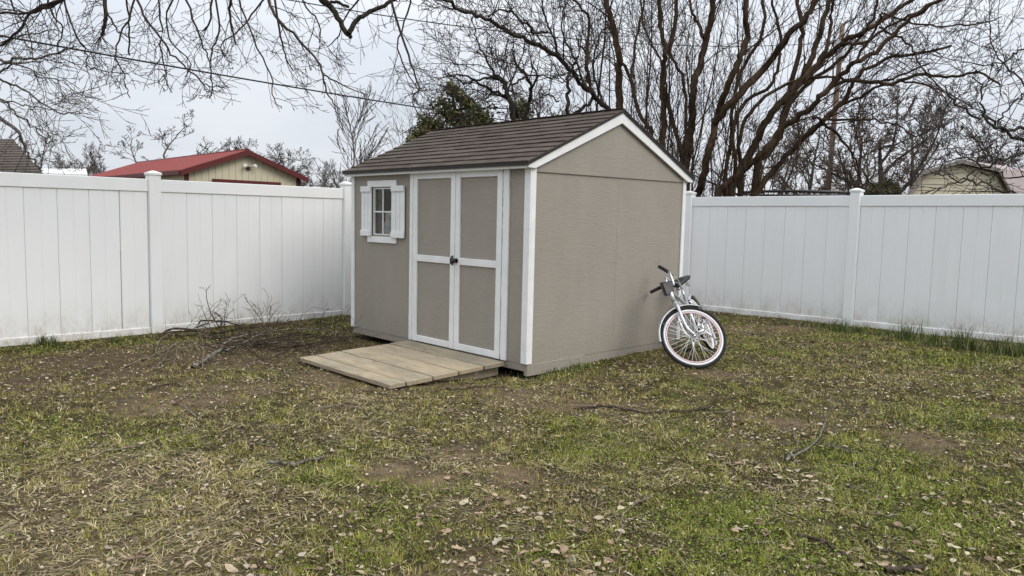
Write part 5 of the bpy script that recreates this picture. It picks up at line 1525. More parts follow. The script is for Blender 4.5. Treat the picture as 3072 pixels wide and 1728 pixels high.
for i in range(1, 5):
    a_, b_ = uv[i], uv[i+1]
    q = MB(); t_ = np.array([0, 0, 0.05])
    P0 = [g3(*a_, 0, 0.18), g3(*b_, 0, 0.18), g3(*b_, 3.8), g3(*a_, 3.8)]
    q.add([p+t_ for p in P0]+[p-t_*0.4 for p in P0], [(0, 1, 2, 3), (7, 6, 5, 4), (0, 4, 5, 1), (1, 5, 6, 2), (2, 6, 7, 3), (3, 7, 4, 0)])
    q.build('roof_panel', M['paleroof'], gs)
    q = MB(); P0 = [g3(*a_, 0, 0.185), g3(*b_, 0, 0.185)]
    q.add([P0[0]+t_*1.1, P0[1]+t_*1.1, P0[1]-t_*1.0, P0[0]-t_*1.0]+[p+np.array([FW[0], FW[1], 0])*-0.03 for p in (P0[0]+t_*1.1, P0[1]+t_*1.1, P0[1]-t_*1.0, P0[0]-t_*1.0)], [(0, 1, 2, 3), (7, 6, 5, 4), (0, 4, 5, 1), (1, 5, 6, 2), (2, 6, 7, 3), (3, 7, 4, 0)])
    q.build('rake_trim', M['rake'], gs)

# ------------------------------------------------------------------ grey low house roof far right, trampoline rim, pole, wires
gh = empty('low_house', tuple(at(2560, 640, 34)*np.array([1, 1, 0]))); tag(gh, 'low grey-roofed house glimpsed behind the utility pole', 'house')
P = [at(2380, 590, 33), at(2700, 596, 33), at(2640, 552, 37), at(2480, 550, 37)]
q = MB(); q.add(P+[p-np.array([0, 0, 0.15]) for p in P], [(0, 1, 2, 3), (7, 6, 5, 4), (0, 4, 5, 1), (1, 5, 6, 2), (2, 6, 7, 3), (3, 7, 4, 0)]); q.build('roof', M['greyroof'], gh)
q = MB(); Q = [p*0.9+sum(P)/4*0.1 for p in P]; Z = min(p[2] for p in P)-0.16
q.add([np.array([p[0], p[1], -0.4]) for p in Q]+[np.array([p[0], p[1], Z]) for p in Q], [(0, 1, 5, 4), (1, 2, 6, 5), (2, 3, 7, 6), (3, 0, 4, 7)]); q.build('wall', M['cream2'], gh)
tr = empty('trampoline', tuple(at(2390, 640, 16.5)*np.array([1, 1, 0]))); tag(tr, 'dark metal rail frame just showing over the right fence', 'frame')
tcn_ = at(2390, 581, 16.5); tz = tcn_[2]; RR = 1.2
q = MB(); q.tube([(tcn_[0]+RR*math.cos(a_), tcn_[1]+RR*math.sin(a_), tz) for a_ in np.linspace(0, 2*math.pi, 41)], 0.030, 8); q.build('rim', M['black'], tr)
q = MB(); q.tube([(tcn_[0]+RR*math.cos(a_), tcn_[1]+RR*math.sin(a_), tz-0.12) for a_ in np.linspace(0, 2*math.pi, 41)], 0.018, 8); q.build('lower_rim', M['galv'], tr)
for k in range(8):
    a_ = k*math.pi/4+0.2; x, y = tcn_[0]+RR*math.cos(a_), tcn_[1]+RR*math.sin(a_)
    MB().tube([(x, y, -0.2), (x, y, tz)], 0.022, 7).build('upright', M['black'], tr)
pd = 27.0
up0 = at(2473, 640, pd); up1 = at(2519, 175, pd)
up0[2] = -0.3
pole = empty('utility_pole', (up0[0], up0[1], -0.3)); tag(pole, 'wooden utility pole with crossarm behind the leaning tree', 'utility pole')
MB().tube([up0, up0*0.5+up1*0.5, up1, up1+(up1-up0)*0.16], [0.105, 0.095, 0.085, 0.08], 12).build('shaft', M['pole'], pole)
ca0, ca1 = at(2473, 137, pd-0.15), at(2597, 118, pd-0.15)
dv = nrm(ca1-ca0); T = Matrix(((dv[0], -dv[1], 0, 0), (dv[1], dv[0], 0, 0), (0, 0, 1, 0), (0, 0, 0, 1)))
L_ = float(np.linalg.norm(ca1-ca0)); cc = (ca0+ca1)/2
o = MB().box(-L_/2, L_/2, -0.05, 0.05, -0.07, 0.07, 0.008, T).build('crossarm', M['galv'], None, tuple(cc)); place(o, pole)
for px, py in ((2478, 128), (2512, 122), (2560, 114), (2594, 108)):
    p = at(px, py, pd-0.15)
    MB().tube([p-np.array([0, 0, 0.1]), p, p+np.array([0, 0, 0.05]), p+np.array([0, 0, 0.12])], [0.03, 0.06, 0.04, 0.02], 8).build('insulator', M['galv'], pole)
tf0 = at(2521, 184, pd-0.32)
MB().tube([tf0, tf0+np.array([0, 0, 0.06]), tf0+np.array([0, 0, 0.42]), tf0+np.array([0, 0, 0.48])], [0.13, 0.17, 0.17, 0.12], 12).build('transformer', M['galv'], pole)
def cable(label, A_, B_, r, sag, end=None):
    pts = [A_*(1-t)+B_*t-np.array([0, 0, sag*4*t*(1-t)]) for t in np.linspace(0, 1, 25)]
    o = MB().tube(pts, r, 6).build('power_line', M['wire']); tag(o, label, 'cable')
    return o
cable('thick black power line sloping across the left sky to the shed roof', at(-420, 30, 10.2), at(1700, 385, 24), 0.016, 0.10)
cable('thin upper power line crossing behind the twigs above the shed', at(700, -30, 15), at(2478, 128, pd-0.15), 0.012, 0.5)
for k, (y0, y1) in enumerate(((118, 300), (114, 345), (108, 390))):
    cable(('highest', 'middle', 'lowest')[k]+' of three thin utility wires right of the pole crossarm', at((2512, 2560, 2594)[k], y0, pd-0.15), at(3400, y1+140, 40), 0.014, 0.7)['group'] = 'wires right of the pole'

# ------------------------------------------------------------------ lawn cover: grass, clover, straw, leaf litter
def sample_ground(n, pw_, seed):
    rg = np.random.default_rng(seed)
    X, Y, Dd = [], [], []
    tot = 0
    while tot < n:
        x = rg.uniform(-4.35, 8.0, 400000); y = rg.uniform(-7.5, 5.45, 400000)
        dx = x-CAM[0]; dy = y-CAM[1]
        f_ = dx*FW[0]+dy*FW[1]; s_ = dx*_RT[0]+dy*_RT[1]
        dist = np.hypot(dx, dy)
        ok = (f_ > 1.7) & (np.abs(s_) < f_*0.80+0.5)
        ok &= ~((x > -W-0.01) & (x < 0.01) & (y > 0.0) & (y < D+0.02))
        ok &= ~((x > -1.70) & (x < -0.24) & (y > -1.27) & (y < 0.02))
        ok &= x > -4.30+(-0.0167)*(y+1.687)+0.03
        ok &= y < 5.42
        ok &= rg.random(400000) < np.minimum(1, (2.6/np.maximum(dist, 0.1))**pw_)
        X.append(x[ok]); Y.append(y[ok]); Dd.append(dist[ok]); tot += ok.sum()
    return np.concatenate(X)[:n], np.concatenate(Y)[:n], np.concatenate(Dd)[:n], rg
def blades(x, y, z, L, wd, lean, az, cols, rg, name, mat, curl=0.35):
    n = len(x)
    b = np.stack([x, y, z], 1)
    dirh = np.stack([np.cos(az), np.sin(az), np.zeros(n)], 1)
    side = np.stack([-np.sin(az), np.cos(az), np.zeros(n)], 1)
    up_ = np.array([0, 0, 1.0])
    a1 = dirh*np.sin(lean)[:, None]+up_*np.cos(lean)[:, None]
    l2 = np.minimum(lean+curl, 1.52)
    a2 = dirh*np.sin(l2)[:, None]+up_*np.cos(l2)[:, None]
    mid_ = b+a1*(L*0.55)[:, None]; tip = mid_+a2*(L*0.45)[:, None]
    w = wd[:, None]*0.5
    v = np.stack([b-side*w, b+side*w, mid_+side*w*0.8, mid_-side*w*0.8, tip], 1).reshape(-1, 3)
    i = np.arange(n)*5
    q = np.stack([i, i+1, i+2, i+3], 1); t = np.stack([i+3, i+2, i+4], 1)
    return mesh_arrays(name, v, q, t, mat, colors=np.repeat(cols, 5, 0))
def pick(cols, n, rg, jit=0.25):
    c = np.asarray(cols)[rg.integers(0, len(cols), n)]
    return c*rg.uniform(1-jit, 1+jit, (n, 1))
# green and olive grass
x, y, dist, rg = sample_ground(470000, 1.1, 201)
bare, green, straw = masks(x, y)
dens = np.clip(0.78+0.4*green-0.80*bare+0.9*(fbm(x, y, 0.13, 77, 2)-0.5), 0.03, 1)
k = rg.random(len(x)) < dens
x, y, dist, bare, green, straw = x[k], y[k], dist[k], bare[k], green[k], straw[k]
n = len(x); g1 = np.clip(green*0.78-0.04+rg.normal(0, 0.2, n), 0, 1)[:, None]
olive = pick([(0.185, 0.168, 0.026), (0.225, 0.192, 0.042), (0.145, 0.138, 0.020), (0.25, 0.20, 0.075), (0.13, 0.10, 0.045)], n, rg)
lush = pick([(0.140, 0.178, 0.020), (0.170, 0.200, 0.028), (0.110, 0.142, 0.016), (0.21, 0.22, 0.05)], n, rg)
cg_ = olive*(1-g1)+lush*g1
sw = rg.random(n) < 0.13+0.33*straw
cg_[sw] = pick([(0.36, 0.30, 0.125), (0.46, 0.39, 0.19), (0.28, 0.22, 0.10)], int(sw.sum()), rg)
sc_ = np.clip(dist/4.0, 0.8, 2.2)**0.6
cl_ = fbm(x, y, 0.11, 611, 2); az_ = vnoise(x, y, 0.09, 612)*12.0+rg.normal(0, 0.9, n)
me = blades(x, y, gz(x, y)-0.004, rg.uniform(0.016, 0.046, n)*(0.8+0.4*g1[:, 0])*(0.35+1.35*cl_), rg.uniform(0.0022, 0.0042, n)*sc_, np.abs(rg.normal(0.75, 0.35, n)).clip(0.1, 1.45), az_, cg_*(0.72+0.6*cl_)[:, None]*1.12, rg, 'grass', M['veg'])
o = bpy.data.objects.new('grass', me); COL.objects.link(o); tag(o, 'short patchy green and olive grass across the yard', 'grass', kind='stuff')
# flattened straw
x, y, dist, rg = sample_ground(150000, 1.1, 202)
bare, green, straw = masks(x, y)
k = rg.random(len(x)) < np.clip(0.10+0.75*straw-0.30*bare-0.2*green+0.5*(fbm(x, y, 0.15, 79, 2)-0.5), 0.01, 1)
x, y, dist = x[k], y[k], dist[k]; n = len(x)
cs_ = pick([(0.42, 0.345, 0.18), (0.54, 0.455, 0.26), (0.29, 0.225, 0.12), (0.20, 0.148, 0.085), (0.36, 0.30, 0.18)], n, rg)
sc_ = np.clip(dist/4.0, 0.8, 2.2)**0.6
me = blades(x, y, gz(x, y)+rg.uniform(0.002, 0.016, n), rg.uniform(0.03, 0.085, n), rg.uniform(0.0022, 0.0045, n)*sc_, rg.uniform(1.2, 1.56, n), vnoise(x, y, 0.12, 613)*9.0+rg.normal(0, 0.7, n), cs_*1.08, rg, 'straw', M['veg'], 0.15)
o = bpy.data.objects.new('straw', me); COL.objects.link(o); tag(o, 'pale flattened dead grass lying over the lawn', 'straw', kind='stuff')
# clover-like ground leaves and leaf crumbs: small bent quads
def flakes(x, y, z, size, cols, rg, name, mat, tilt=0.5, asp=0.6):
    n = len(x); az = rg.uniform(0, 6.28, n)
    a = np.stack([np.cos(az), np.sin(az), rg.normal(0, tilt, n)], 1); a /= np.linalg.norm(a, axis=1, keepdims=True)
    s_ = np.stack([-np.sin(az), np.cos(az), rg.normal(0, tilt, n)], 1); s_ /= np.linalg.norm(s_, axis=1, keepdims=True)
    nn = np.cross(a, s_)
    c = np.stack([x, y, z], 1); L = size[:, None]
    ap = rg.uniform(asp*0.6, asp*1.3, n)[:, None]
    fold = rg.uniform(0.05, 0.35, n)[:, None]
    v = np.stack([c-a*L*0.5, c+s_*L*0.5*ap+nn*L*fold*0.5-a*L*0.05, c+a*L*0.5+nn*L*fold*0.2, c-s_*L*0.5*ap+nn*L*fold*0.5+a*L*0.05], 1).reshape(-1, 3)
    i = np.arange(n)*4
    t = np.concatenate([np.stack([i, i+1, i+2], 1), np.stack([i, i+2, i+3], 1)])
    return mesh_arrays(name, v, None, t, mat, colors=np.repeat(cols, 4, 0))
x, y, dist, rg = sample_ground(170000, 1.15, 203)
bare, green, straw = masks(x, y)
k = rg.random(len(x)) < np.clip(1.35*green-0.08-0.3*bare, 0.03, 1)
x, y, dist = x[k], y[k], dist[k]; n = len(x)
cc_ = pick([(0.130, 0.182, 0.015), (0.160, 0.215, 0.021), (0.098, 0.140, 0.013), (0.205, 0.24, 0.042)], n, rg)
me = flakes(x, y, gz(x, y)+rg.uniform(0.006, 0.024, n), rg.uniform(0.007, 0.015, n)*np.clip(dist/4, 0.8, 2)**0.5, cc_, rg, 'clover', M['veg'], 0.35, 0.9)
o = bpy.data.objects.new('clover', me); COL.objects.link(o); tag(o, 'bright green clover-like ground cover, thickest at lower right', 'ground cover', kind='stuff')
LEAFC = [(0.34, 0.26, 0.165), (0.42, 0.33, 0.22), (0.26, 0.18, 0.115), (0.19, 0.125, 0.085), (0.46, 0.39, 0.275), (0.33, 0.225, 0.145), (0.34, 0.29, 0.22)]
x, y, dist, rg = sample_ground(120000, 1.15, 204)
bare, green, straw = masks(x, y)
k = rg.random(len(x)) < np.clip(0.42-0.15*bare-0.30*green+0.9*(fbm(x, y, 0.3, 88, 2)-0.5), 0.05, 1)
x, y, dist = x[k], y[k], dist[k]; n = len(x)
cc_ = pick([(0.24, 0.18, 0.115), (0.15, 0.105, 0.066), (0.32, 0.25, 0.165), (0.085, 0.06, 0.038), (0.50, 0.43, 0.31), (0.12, 0.085, 0.055)], n, rg)
me = flakes(x, y, gz(x, y)+rg.uniform(0.002, 0.014, n), rg.uniform(0.008, 0.026, n)*np.clip(dist/4, 0.8, 2)**0.4, cc_, rg, 'leaf_litter', M['leaf'], 0.30, 0.7)
o = bpy.data.objects.new('leaf_litter', me); COL.objects.link(o); tag(o, 'small brown leaf crumbs scattered through the lawn', 'leaf litter', kind='stuff')
# larger dead leaves: curled outlines; the nearest ones are individuals
def leaf_shape(L, rg, lobed):
    ns = 7; vs = []; fs = []
    curl = rg.uniform(-1.1, 1.6); cup = rg.uniform(0.1, 0.7); tw = rg.uniform(-0.5, 0.5)
    for i in range(ns):
        u = i/(ns-1); w = L*0.30*math.sin(math.pi*min(1, u*0.94+0.03))**0.75
        if lobed: w *= 1.0+0.45*(1 if i % 2 else -0.55)
        zc = curl*L*0.35*(u-0.45)**2+0.002
        for sgn in (-1, 0, 1):
            ww = w*(1+rg.uniform(-.12, .12))
            vs.append((L*(u-0.5), sgn*ww, zc+abs(sgn)*cup*w*0.8+sgn*tw*w*(u-0.5)))
    for i in range(ns-1):
        for j in range(2):
            fs.append((i*3+j, (i+1)*3+j, (i+1)*3+j+1, i*3+j+1))
    vs = np.array(vs); vs[:, 2] -= vs[:, 2].min()
    return vs, fs
rgl = np.random.default_rng(301)
LM = []
for k in range(14):
    vs, fs = leaf_shape(0.043, rgl, k % 3 == 0)
    c = np.array(LEAFC[k % len(LEAFC)])*rgl.uniform(0.85, 1.2)
    LM.append(mesh_arrays('fallen_leaf', vs, fs, None, M['leaf'], colors=np.tile(c, (len(vs), 1))*rgl.uniform(0.8, 1.15, (len(vs), 1))))
x, y, dist, rg = sample_ground(17000, 1.0, 205)
bare, green, straw = masks(x, y)
hot = blobs([(gp(*p)[:2], r, s) for p, r, s in [((1620, 1680), 0.26, 1.4), ((1590, 1640), 0.15, 1.2), ((1400, 1700), 0.22, 0.8), ((900, 1690), 0.22, 0.8), ((1180, 1325), 0.12, 1.0), ((820, 1340), 0.2, 0.5), ((1560, 1530), 0.3, 0.6), ((2500, 1290), 0.25, 0.9), ((2360, 1600), 0.3, 0.6),
            ((2300, 1430), 0.35, 0.5), ((2950, 1540), 0.4, 0.6), ((2950, 1650), 0.4, 0.7), ((1300, 1540), 0.4, 0.4), ((560, 1690), 0.3, 0.5), ((1850, 1500), 0.3, 0.5), ((250, 1180), 0.5, 0.4), ((1210, 1330), 0.15, 0.8), ((2630, 1690), 0.3, 0.6)]], x, y)
k = rg.random(len(x)) < np.clip(0.05+1.0*hot**1.5-0.02*bare, 0.01, 1)
x, y, dist = x[k], y[k], dist[k]; order = np.argsort(dist); x, y, dist = x[order], y[order], dist[order]
NI = 260
for i in range(min(NI, len(x))):
    o = bpy.data.objects.new('fallen_leaf', LM[int(rg.integers(0, len(LM)))])
    o.location = (x[i], y[i], float(gz(x[i], y[i]))+rg.uniform(0.006, 0.022))
    o.rotation_euler = (rg.normal(0, 0.25), rg.normal(0, 0.25), rg.uniform(0, 6.28)); s_ = 0.45+0.95*rg.random()**1.8; o.scale = (s_, s_*rg.uniform(0.7, 1.2), s_)
    COL.objects.link(o); tag(o, 'curled tan dead leaf lying on the foreground lawn', 'leaf', 'fallen leaves on the foreground lawn')
V = []; Q = []; CC = []; base = 0
for i in range(NI, len(x)):
    me = int(rg.integers(0, 14)); vs, fs = leaf_shape(0.040*rg.uniform(0.5, 1.2), rg, me % 3 == 0)
    a = rg.uniform(0, 6.28); R_ = np.array(Matrix.Rotation(a, 3, 'Z') @ Matrix.Rotation(rg.normal(0, .25), 3, 'X'))
    V.append(vs @ R_.T+np.array([x[i], y[i], float(gz(x[i], y[i]))+rg.uniform(0.005, 0.02)])); Q.append(np.array(fs)+base); base += len(vs)
    CC.append(np.tile(np.array(LEAFC[int(rg.integers(0, len(LEAFC)))])*rg.uniform(0.8, 1.2), (len(vs), 1)))
o = bpy.data.objects.new('dead_leaves', mesh_arrays('dead_leaves', np.concatenate(V), np.concatenate(Q), None, M['leaf'], colors=np.concatenate(CC))); COL.objects.link(o)
tag(o, 'dead leaves strewn over the middle and far lawn', 'leaf litter', kind='stuff')
# fine twig crumbs
random.seed(303); tw = []
x, y, dist, rg = sample_ground(1500, 0.9, 206)
for i in range(len(x)):
    a = rg.uniform(0, 6.28); L = rg.uniform(0.05, 0.22); z = float(gz(x[i], y[i]))+0.012; r_ = rg.uniform(0.0012, 0.0028)
    p = np.array([x[i], y[i], z]); dd = np.array([math.cos(a), math.sin(a), 0])*L/3; pts = [p]
    for j in range(3): pts.append(pts[-1]+dd+np.array([rg.normal(0, .012), rg.normal(0, .012), rg.normal(0, 0.004)]))
    tw.append((pts, [r_, r_, r_*0.8, r_*0.5]))
o = tube_obj('twig_litter', tw, M['stick'], None, 4); tag(o, 'thin twig crumbs scattered over the whole lawn', 'twigs', kind='stuff')

# ------------------------------------------------------------------ brush pile and loose sticks
def brush(P): return [(460+x/4.025, 840+y/4.025) for x, y in P]
def ground_path(P, h, n=4, jit=0.004, off=0.0):
    return smooth([gp(px, py, (h[i] if isinstance(h, (list, tuple)) else h)) for i, (px, py) in enumerate(P)], n, jit)
OBR = dict(seg=[6, 5, 4], wig=[0.14, 0.18, 0.2], trop=[-0.02, -0.02, 0.0], kids=[4, 3], t0=[0.2, 0.2], ang=[38, 40], ratio=[0.5, 0.5], rr=[0.6, 0.65], rmin=0.0018)
def branch_thing(name, label, cat, paths, mat, twigs=4, Lr=(0.15, 0.5), up=0.15, group=None, tmat=None, seed=0):
    """paths: [(points, r0, r1)] the first is the main one"""
    random.seed(400+seed)
    b = paths[0][0][0]
    root = empty(name, tuple(b)); tag(root, label, cat, group)
    tube_obj('branch', [(paths[0][0], taper(paths[0][0], paths[0][1], paths[0][2]))], M[mat], root, 7)
    out = [[], [], []]; side = []
    for p, r0, r1 in paths[1:]:
        side.append((p, taper(p, r0, r1)))
    for p, r0, r1 in paths:
        side_shoots(out, p, taper(p, r0, r1), twigs, 1, OBR, Lr, up=up, ang=42, t0=0.2, rr=0.5)
    allp = sum(out, [])
    # keep twigs out of the soil
    for pts, rd in allp:
        for q in pts: q[2] = max(q[2], float(gz(q[0], q[1]))+0.006)
    if side:
        for s_ in side: tube_obj('side_branch', [s_], M[mat], root, 5)
    if allp: tube_obj('twigs', allp, M[tmat or mat], root, 3)['kind'] = 'stuff'
    return root
G = 'brush pile by the left fence'
def up_path(base_px, P, dback=0.0, n=4):
    """upright twig: rises in the vertical plane facing the camera through a ground point"""
    b = gp(*base_px); d = float((b-CAM) @ FW)+dback
    return smooth([b]+[at(px, py, d+random.uniform(-.05, .05)) for px, py in P], n, 0.003)
branch_thing('fallen_branch', 'thick lichen-spotted branch with a broken pale end, front of the brush pile', 'branch', [
    (ground_path(brush([(470, 1060), (700, 910), (800, 850), (900, 740), (1050, 680), (1300, 640), (1500, 610), (2000, 595), (2260, 640)]), [0.02, 0.03, 0.04, 0.05, 0.06, 0.06, 0.05, 0.04, 0.02]), 0.019, 0.006),
    (ground_path(brush([(870, 860), (1080, 770), (1250, 680), (1400, 590)]), [0.04, 0.06, 0.08, 0.1]), 0.016, 0.008),
    (ground_path(brush([(930, 740), (1200, 740), (1500, 760), (1760, 740)]), [0.05, 0.05, 0.05, 0.03]), 0.010, 0.004)], 'lichen', 7, (0.2, 0.55), 0.08, G, 'stick_dark', 1)
branch_thing('fallen_branch', 'long dark branch along the fence side of the brush pile', 'branch', [
    (ground_path(brush([(120, 640), (230, 592), (500, 600), (650, 640), (800, 630), (950, 600), (1100, 580)]), [0.03, 0.08, 0.10, 0.08, 0.07, 0.06, 0.04]), 0.013, 0.008),
    (ground_path(brush([(140, 650), (300, 620), (560, 620), (700, 650), (830, 760)]), [0.03, 0.06, 0.07, 0.05, 0.02]), 0.009, 0.005)], 'stick_dark', 9, (0.15, 0.55), 0.06, G, 'stick_dark', 2)
branch_thing('fallen_branch', 'dark arched branch raised highest along the top of the brush pile', 'branch', [
    (ground_path(brush([(545, 530), (600, 490), (850, 500), (1000, 545), (1150, 570), (1350, 550), (1610, 528)]), [0.16, 0.19, 0.18, 0.15, 0.13, 0.13, 0.12]), 0.010, 0.006),
    (ground_path(brush([(525, 580), (600, 545), (660, 520), (830, 490)]), [0.12, 0.15, 0.17, 0.18]), 0.007, 0.005)], 'stick_dark', 8, (0.15, 0.45), 0.06, G, 'stick_dark', 3)
branch_thing('fallen_branch', 'tall thin twig standing highest out of the brush pile', 'branch', [
    (up_path(brush([(870, 690)])[0], brush([(820, 600), (720, 440), (660, 300), (640, 150), (687, 68)])), 0.007, 0.003),
    (up_path(brush([(720, 640)])[0], brush([(640, 470), (590, 350), (560, 300)])), 0.004, 0.002)], 'stick_dark', 2, (0.08, 0.22), 0.2, G, 'stick', 4)
branch_thing('fallen_branch', 'forked thin twig leaning left from the right half of the brush pile', 'branch', [
    (up_path(brush([(1345, 600)])[0], brush([(1340, 540), (1200, 340), (1095, 203)])), 0.007, 0.0035),
    (up_path(brush([(1345, 600)])[0], brush([(1320, 470), (1270, 350), (1160, 250)])), 0.004, 0.003)], 'stick', 3, (0.08, 0.2), 0.2, G, 'stick', 5)
branch_thing('fallen_branch', 'short upright dark stub in the middle of the brush pile', 'branch', [
    (up_path(brush([(865, 700)])[0], brush([(862, 560), (862, 400)])), 0.006, 0.003), (up_path(brush([(800, 640)])[0], brush([(830, 480), (760, 400), (735, 400)])), 0.008, 0.005)], 'stick_dark', 2, (0.08, 0.2), 0.3, G, 'stick_dark', 6)
branch_thing('fallen_branch', 'thin upright twig at the right end of the brush pile', 'branch', [
    (up_path(brush([(1395, 620)])[0], brush([(1395, 540), (1412, 440), (1410, 360)])), 0.005, 0.002), (up_path(brush([(1440, 590)])[0], brush([(1480, 520), (1510, 478)])), 0.008, 0.006)], 'stick_dark', 2, (0.08, 0.15), 0.2, G, 'stick_dark', 7)
branch_thing('fallen_branch', 'pale curved branch trailing left out of the brush pile', 'branch', [
    (ground_path(brush([(-330, 1040), (-150, 960), (20, 890), (80, 720), (240, 615)]), [0.01, 0.02, 0.03, 0.04, 0.05]), 0.007, 0.004),
    (ground_path(brush([(20, 890), (160, 840), (320, 745), (560, 718)]), [0.02, 0.03, 0.05, 0.04]), 0.006, 0.004)], 'stick', 4, (0.12, 0.4), 0.1, G, 'stick', 8)
branch_thing('fallen_branch', 'pale forked twig reaching down the soil at the front left of the brush pile', 'branch', [
    (ground_path(brush([(225, 1070), (265, 940), (300, 830), (360, 760)]), [0.01, 0.03, 0.05, 0.05]), 0.005, 0.003),
    (ground_path(brush([(20, 1080), (130, 960), (200, 810), (320, 745)]), [0.01, 0.02, 0.03, 0.05]), 0.005, 0.003)], 'stick', 3, (0.1, 0.3), 0.1, G, 'stick', 9)
branch_thing('fallen_branch', 'thin pale twig standing in front of the brush pile', 'branch', [
    (ground_path(brush([(592, 1080), (605, 900), (600, 760), (560, 650)]), [0.01, 0.07, 0.1, 0.1]), 0.004, 0.003)], 'stick', 3, (0.08, 0.2), 0.2, G, 'stick', 10)
branch_thing('fallen_branch', 'tangle of long thin branches on the ramp side of the brush pile', 'branch', [
    (ground_path(brush([(1100, 800), (1240, 900), (1380, 990), (1600, 985)]), [0.02, 0.02, 0.02, 0.01]), 0.006, 0.003),
    (ground_path(brush([(1360, 960), (1560, 870), (1800, 730), (2050, 640)]), [0.02, 0.03, 0.04, 0.03]), 0.006, 0.003),
    (ground_path(brush([(1380, 800), (1600, 800), (1900, 780), (2100, 730)]), [0.03, 0.04, 0.03, 0.02]), 0.006, 0.003),
    (ground_path(brush([(1500, 690), (1700, 740), (1850, 860), (1900, 960)]), [0.05, 0.04, 0.03, 0.02]), 0.006, 0.003)], 'stick_dark', 8, (0.15, 0.45), 0.1, G, 'stick_dark', 11)
branch_thing('fallen_branch', 'crooked thin twig on the bare soil just left of the ramp', 'branch', [
    (ground_path(brush([(1640, 1185), (1590, 1120), (1600, 1050), (1690, 960), (1790, 900)]), 0.012), 0.005, 0.003)], 'stick', 2, (0.08, 0.2), 0.1, G, 'stick', 12)
random.seed(444)
for i in range(11):
    a0 = 540+i*38+random.uniform(-25, 25); yb0 = random.uniform(1000, 1045)
    P_ = [(a0, yb0+random.uniform(-8, 14)), (a0+70, yb0+random.uniform(-14, 10)), (a0+150, yb0-10+random.uniform(-14, 10)), (a0+230+random.uniform(-30, 40), yb0-18+random.uniform(-12, 12))]
    P_ = [(min(px, 1040), py) for px, py in P_]
    hh = [0.02, random.uniform(0.04, 0.12), random.uniform(0.04, 0.12), 0.025]
    branch_thing('fallen_branch', 'thin dark branch lying in the low tangle of the brush pile', 'branch', [(ground_path(P_, hh, 4, 0.008), random.uniform(0.006, 0.010), 0.004)], 'stick_dark', 6, (0.15, 0.45), 0.08, 'thin branches in the brush pile tangle', 'stick_dark', 60+i)
def loose(label, paths, mat, r0, r1, seed, twigs=2, Lr=(0.06, 0.2)):
    P = [(ground_path(p, 0.018, 4, 0.004), r0 if i == 0 else r0*0.6, r1 if i == 0 else r1*0.7) for i, p in enumerate(paths)]
    return branch_thing('loose_stick', label, 'stick', P, mat, twigs, Lr, 0.1, 'sticks on the lawn', mat, seed)
q1 = lambda P: [(x/1.99, 1000+y/1.99) for x, y in P]
q2 = lambda P: [(1000+x/2.507, 1150+y/2.507) for x, y in P]
q3 = lambda P: [(2000+x/2.307, 1100+y/2.307) for x, y in P]
loose('long crooked stick with a forked tip on the lawn right of the ramp', [[(1725, 1226), (1790, 1219), (1860, 1225), (1940, 1238), (2030, 1234), (2112, 1228)], q3([(260, 290), (330, 220), (420, 90)]), q3([(265, 292), (360, 250), (490, 200)]), q3([(270, 300), (340, 320), (400, 340)])], 'stick_dark', 0.010, 0.006, 21, 3)
loose('pale bent stick lying below the ramp front', [q1([(1600, 770), (1690, 772), (1760, 780), (1850, 760), (1945, 733)])], 'lichen', 0.009, 0.007, 22, 1)
loose('thin straight stick on the left lawn', [q1([(600, 705), (700, 690), (850, 665), (1010, 605)])], 'stick', 0.006, 0.004, 23)
loose('bent thin stick on the lawn between brush pile and ramp', [q1([(1030, 405), (1100, 440), (1185, 500), (1250, 470), (1310, 460), (1370, 478)])], 'stick', 0.006, 0.004, 24)
loose('pale forked twig on the right lawn', [q3([(825, 650), (900, 600), (1000, 548), (1060, 470), (1095, 390), (1100, 310)]), q3([(830, 640), (865, 585), (905, 555), (880, 480), (865, 415)]), q3([(1040, 520), (1130, 550), (1300, 590)])], 'lichen', 0.008, 0.004, 25)
loose('dark diagonal stick near the lower right corner', [q3([(900, 1160), (1060, 1200), (1180, 1270), (1320, 1365), (1400, 1400)])], 'stick_dark', 0.008, 0.005, 26)
loose('dark stick at the very bottom right of the lawn', [q3([(1510, 1410), (1640, 1400), (1770, 1388)])], 'stick_dark', 0.011, 0.010, 27, 1)
loose('pale L-shaped twig on the green patch at lower right', [q3([(1380, 1110), (1430, 1020), (1520, 1030), (1620, 1025)])], 'stick', 0.005, 0.003, 28)
loose('pale zigzag twig on the lower middle lawn', [q2([(2125, 1205), (2180, 1110), (2160, 1035), (2230, 930), (2400, 850)])], 'stick', 0.006, 0.003, 29)
loose('dark twig along the right foot of the ramp', [q2([(820, 42), (930, 44), (1040, 36), (1240, 5)])], 'stick_dark', 0.007, 0.004, 30)
loose('small twig on the lawn in front of the ramp', [q1([(1860, 460), (1930, 440), (2030, 430), (2150, 445)])], 'stick', 0.006, 0.004, 31)
loose('thin twig on the lower left lawn', [q1([(880, 340), (960, 310), (1040, 300), (1100, 315)])], 'stick_dark', 0.006, 0.004, 32)
loose('long thin twig at the lower right, right of the diagonal stick', [q3([(1370, 1210), (1480, 1270), (1620, 1300), (1760, 1390)]), q3([(1500, 1270), (1530, 1210), (1570, 1160)])], 'stick_dark', 0.006, 0.004, 33)

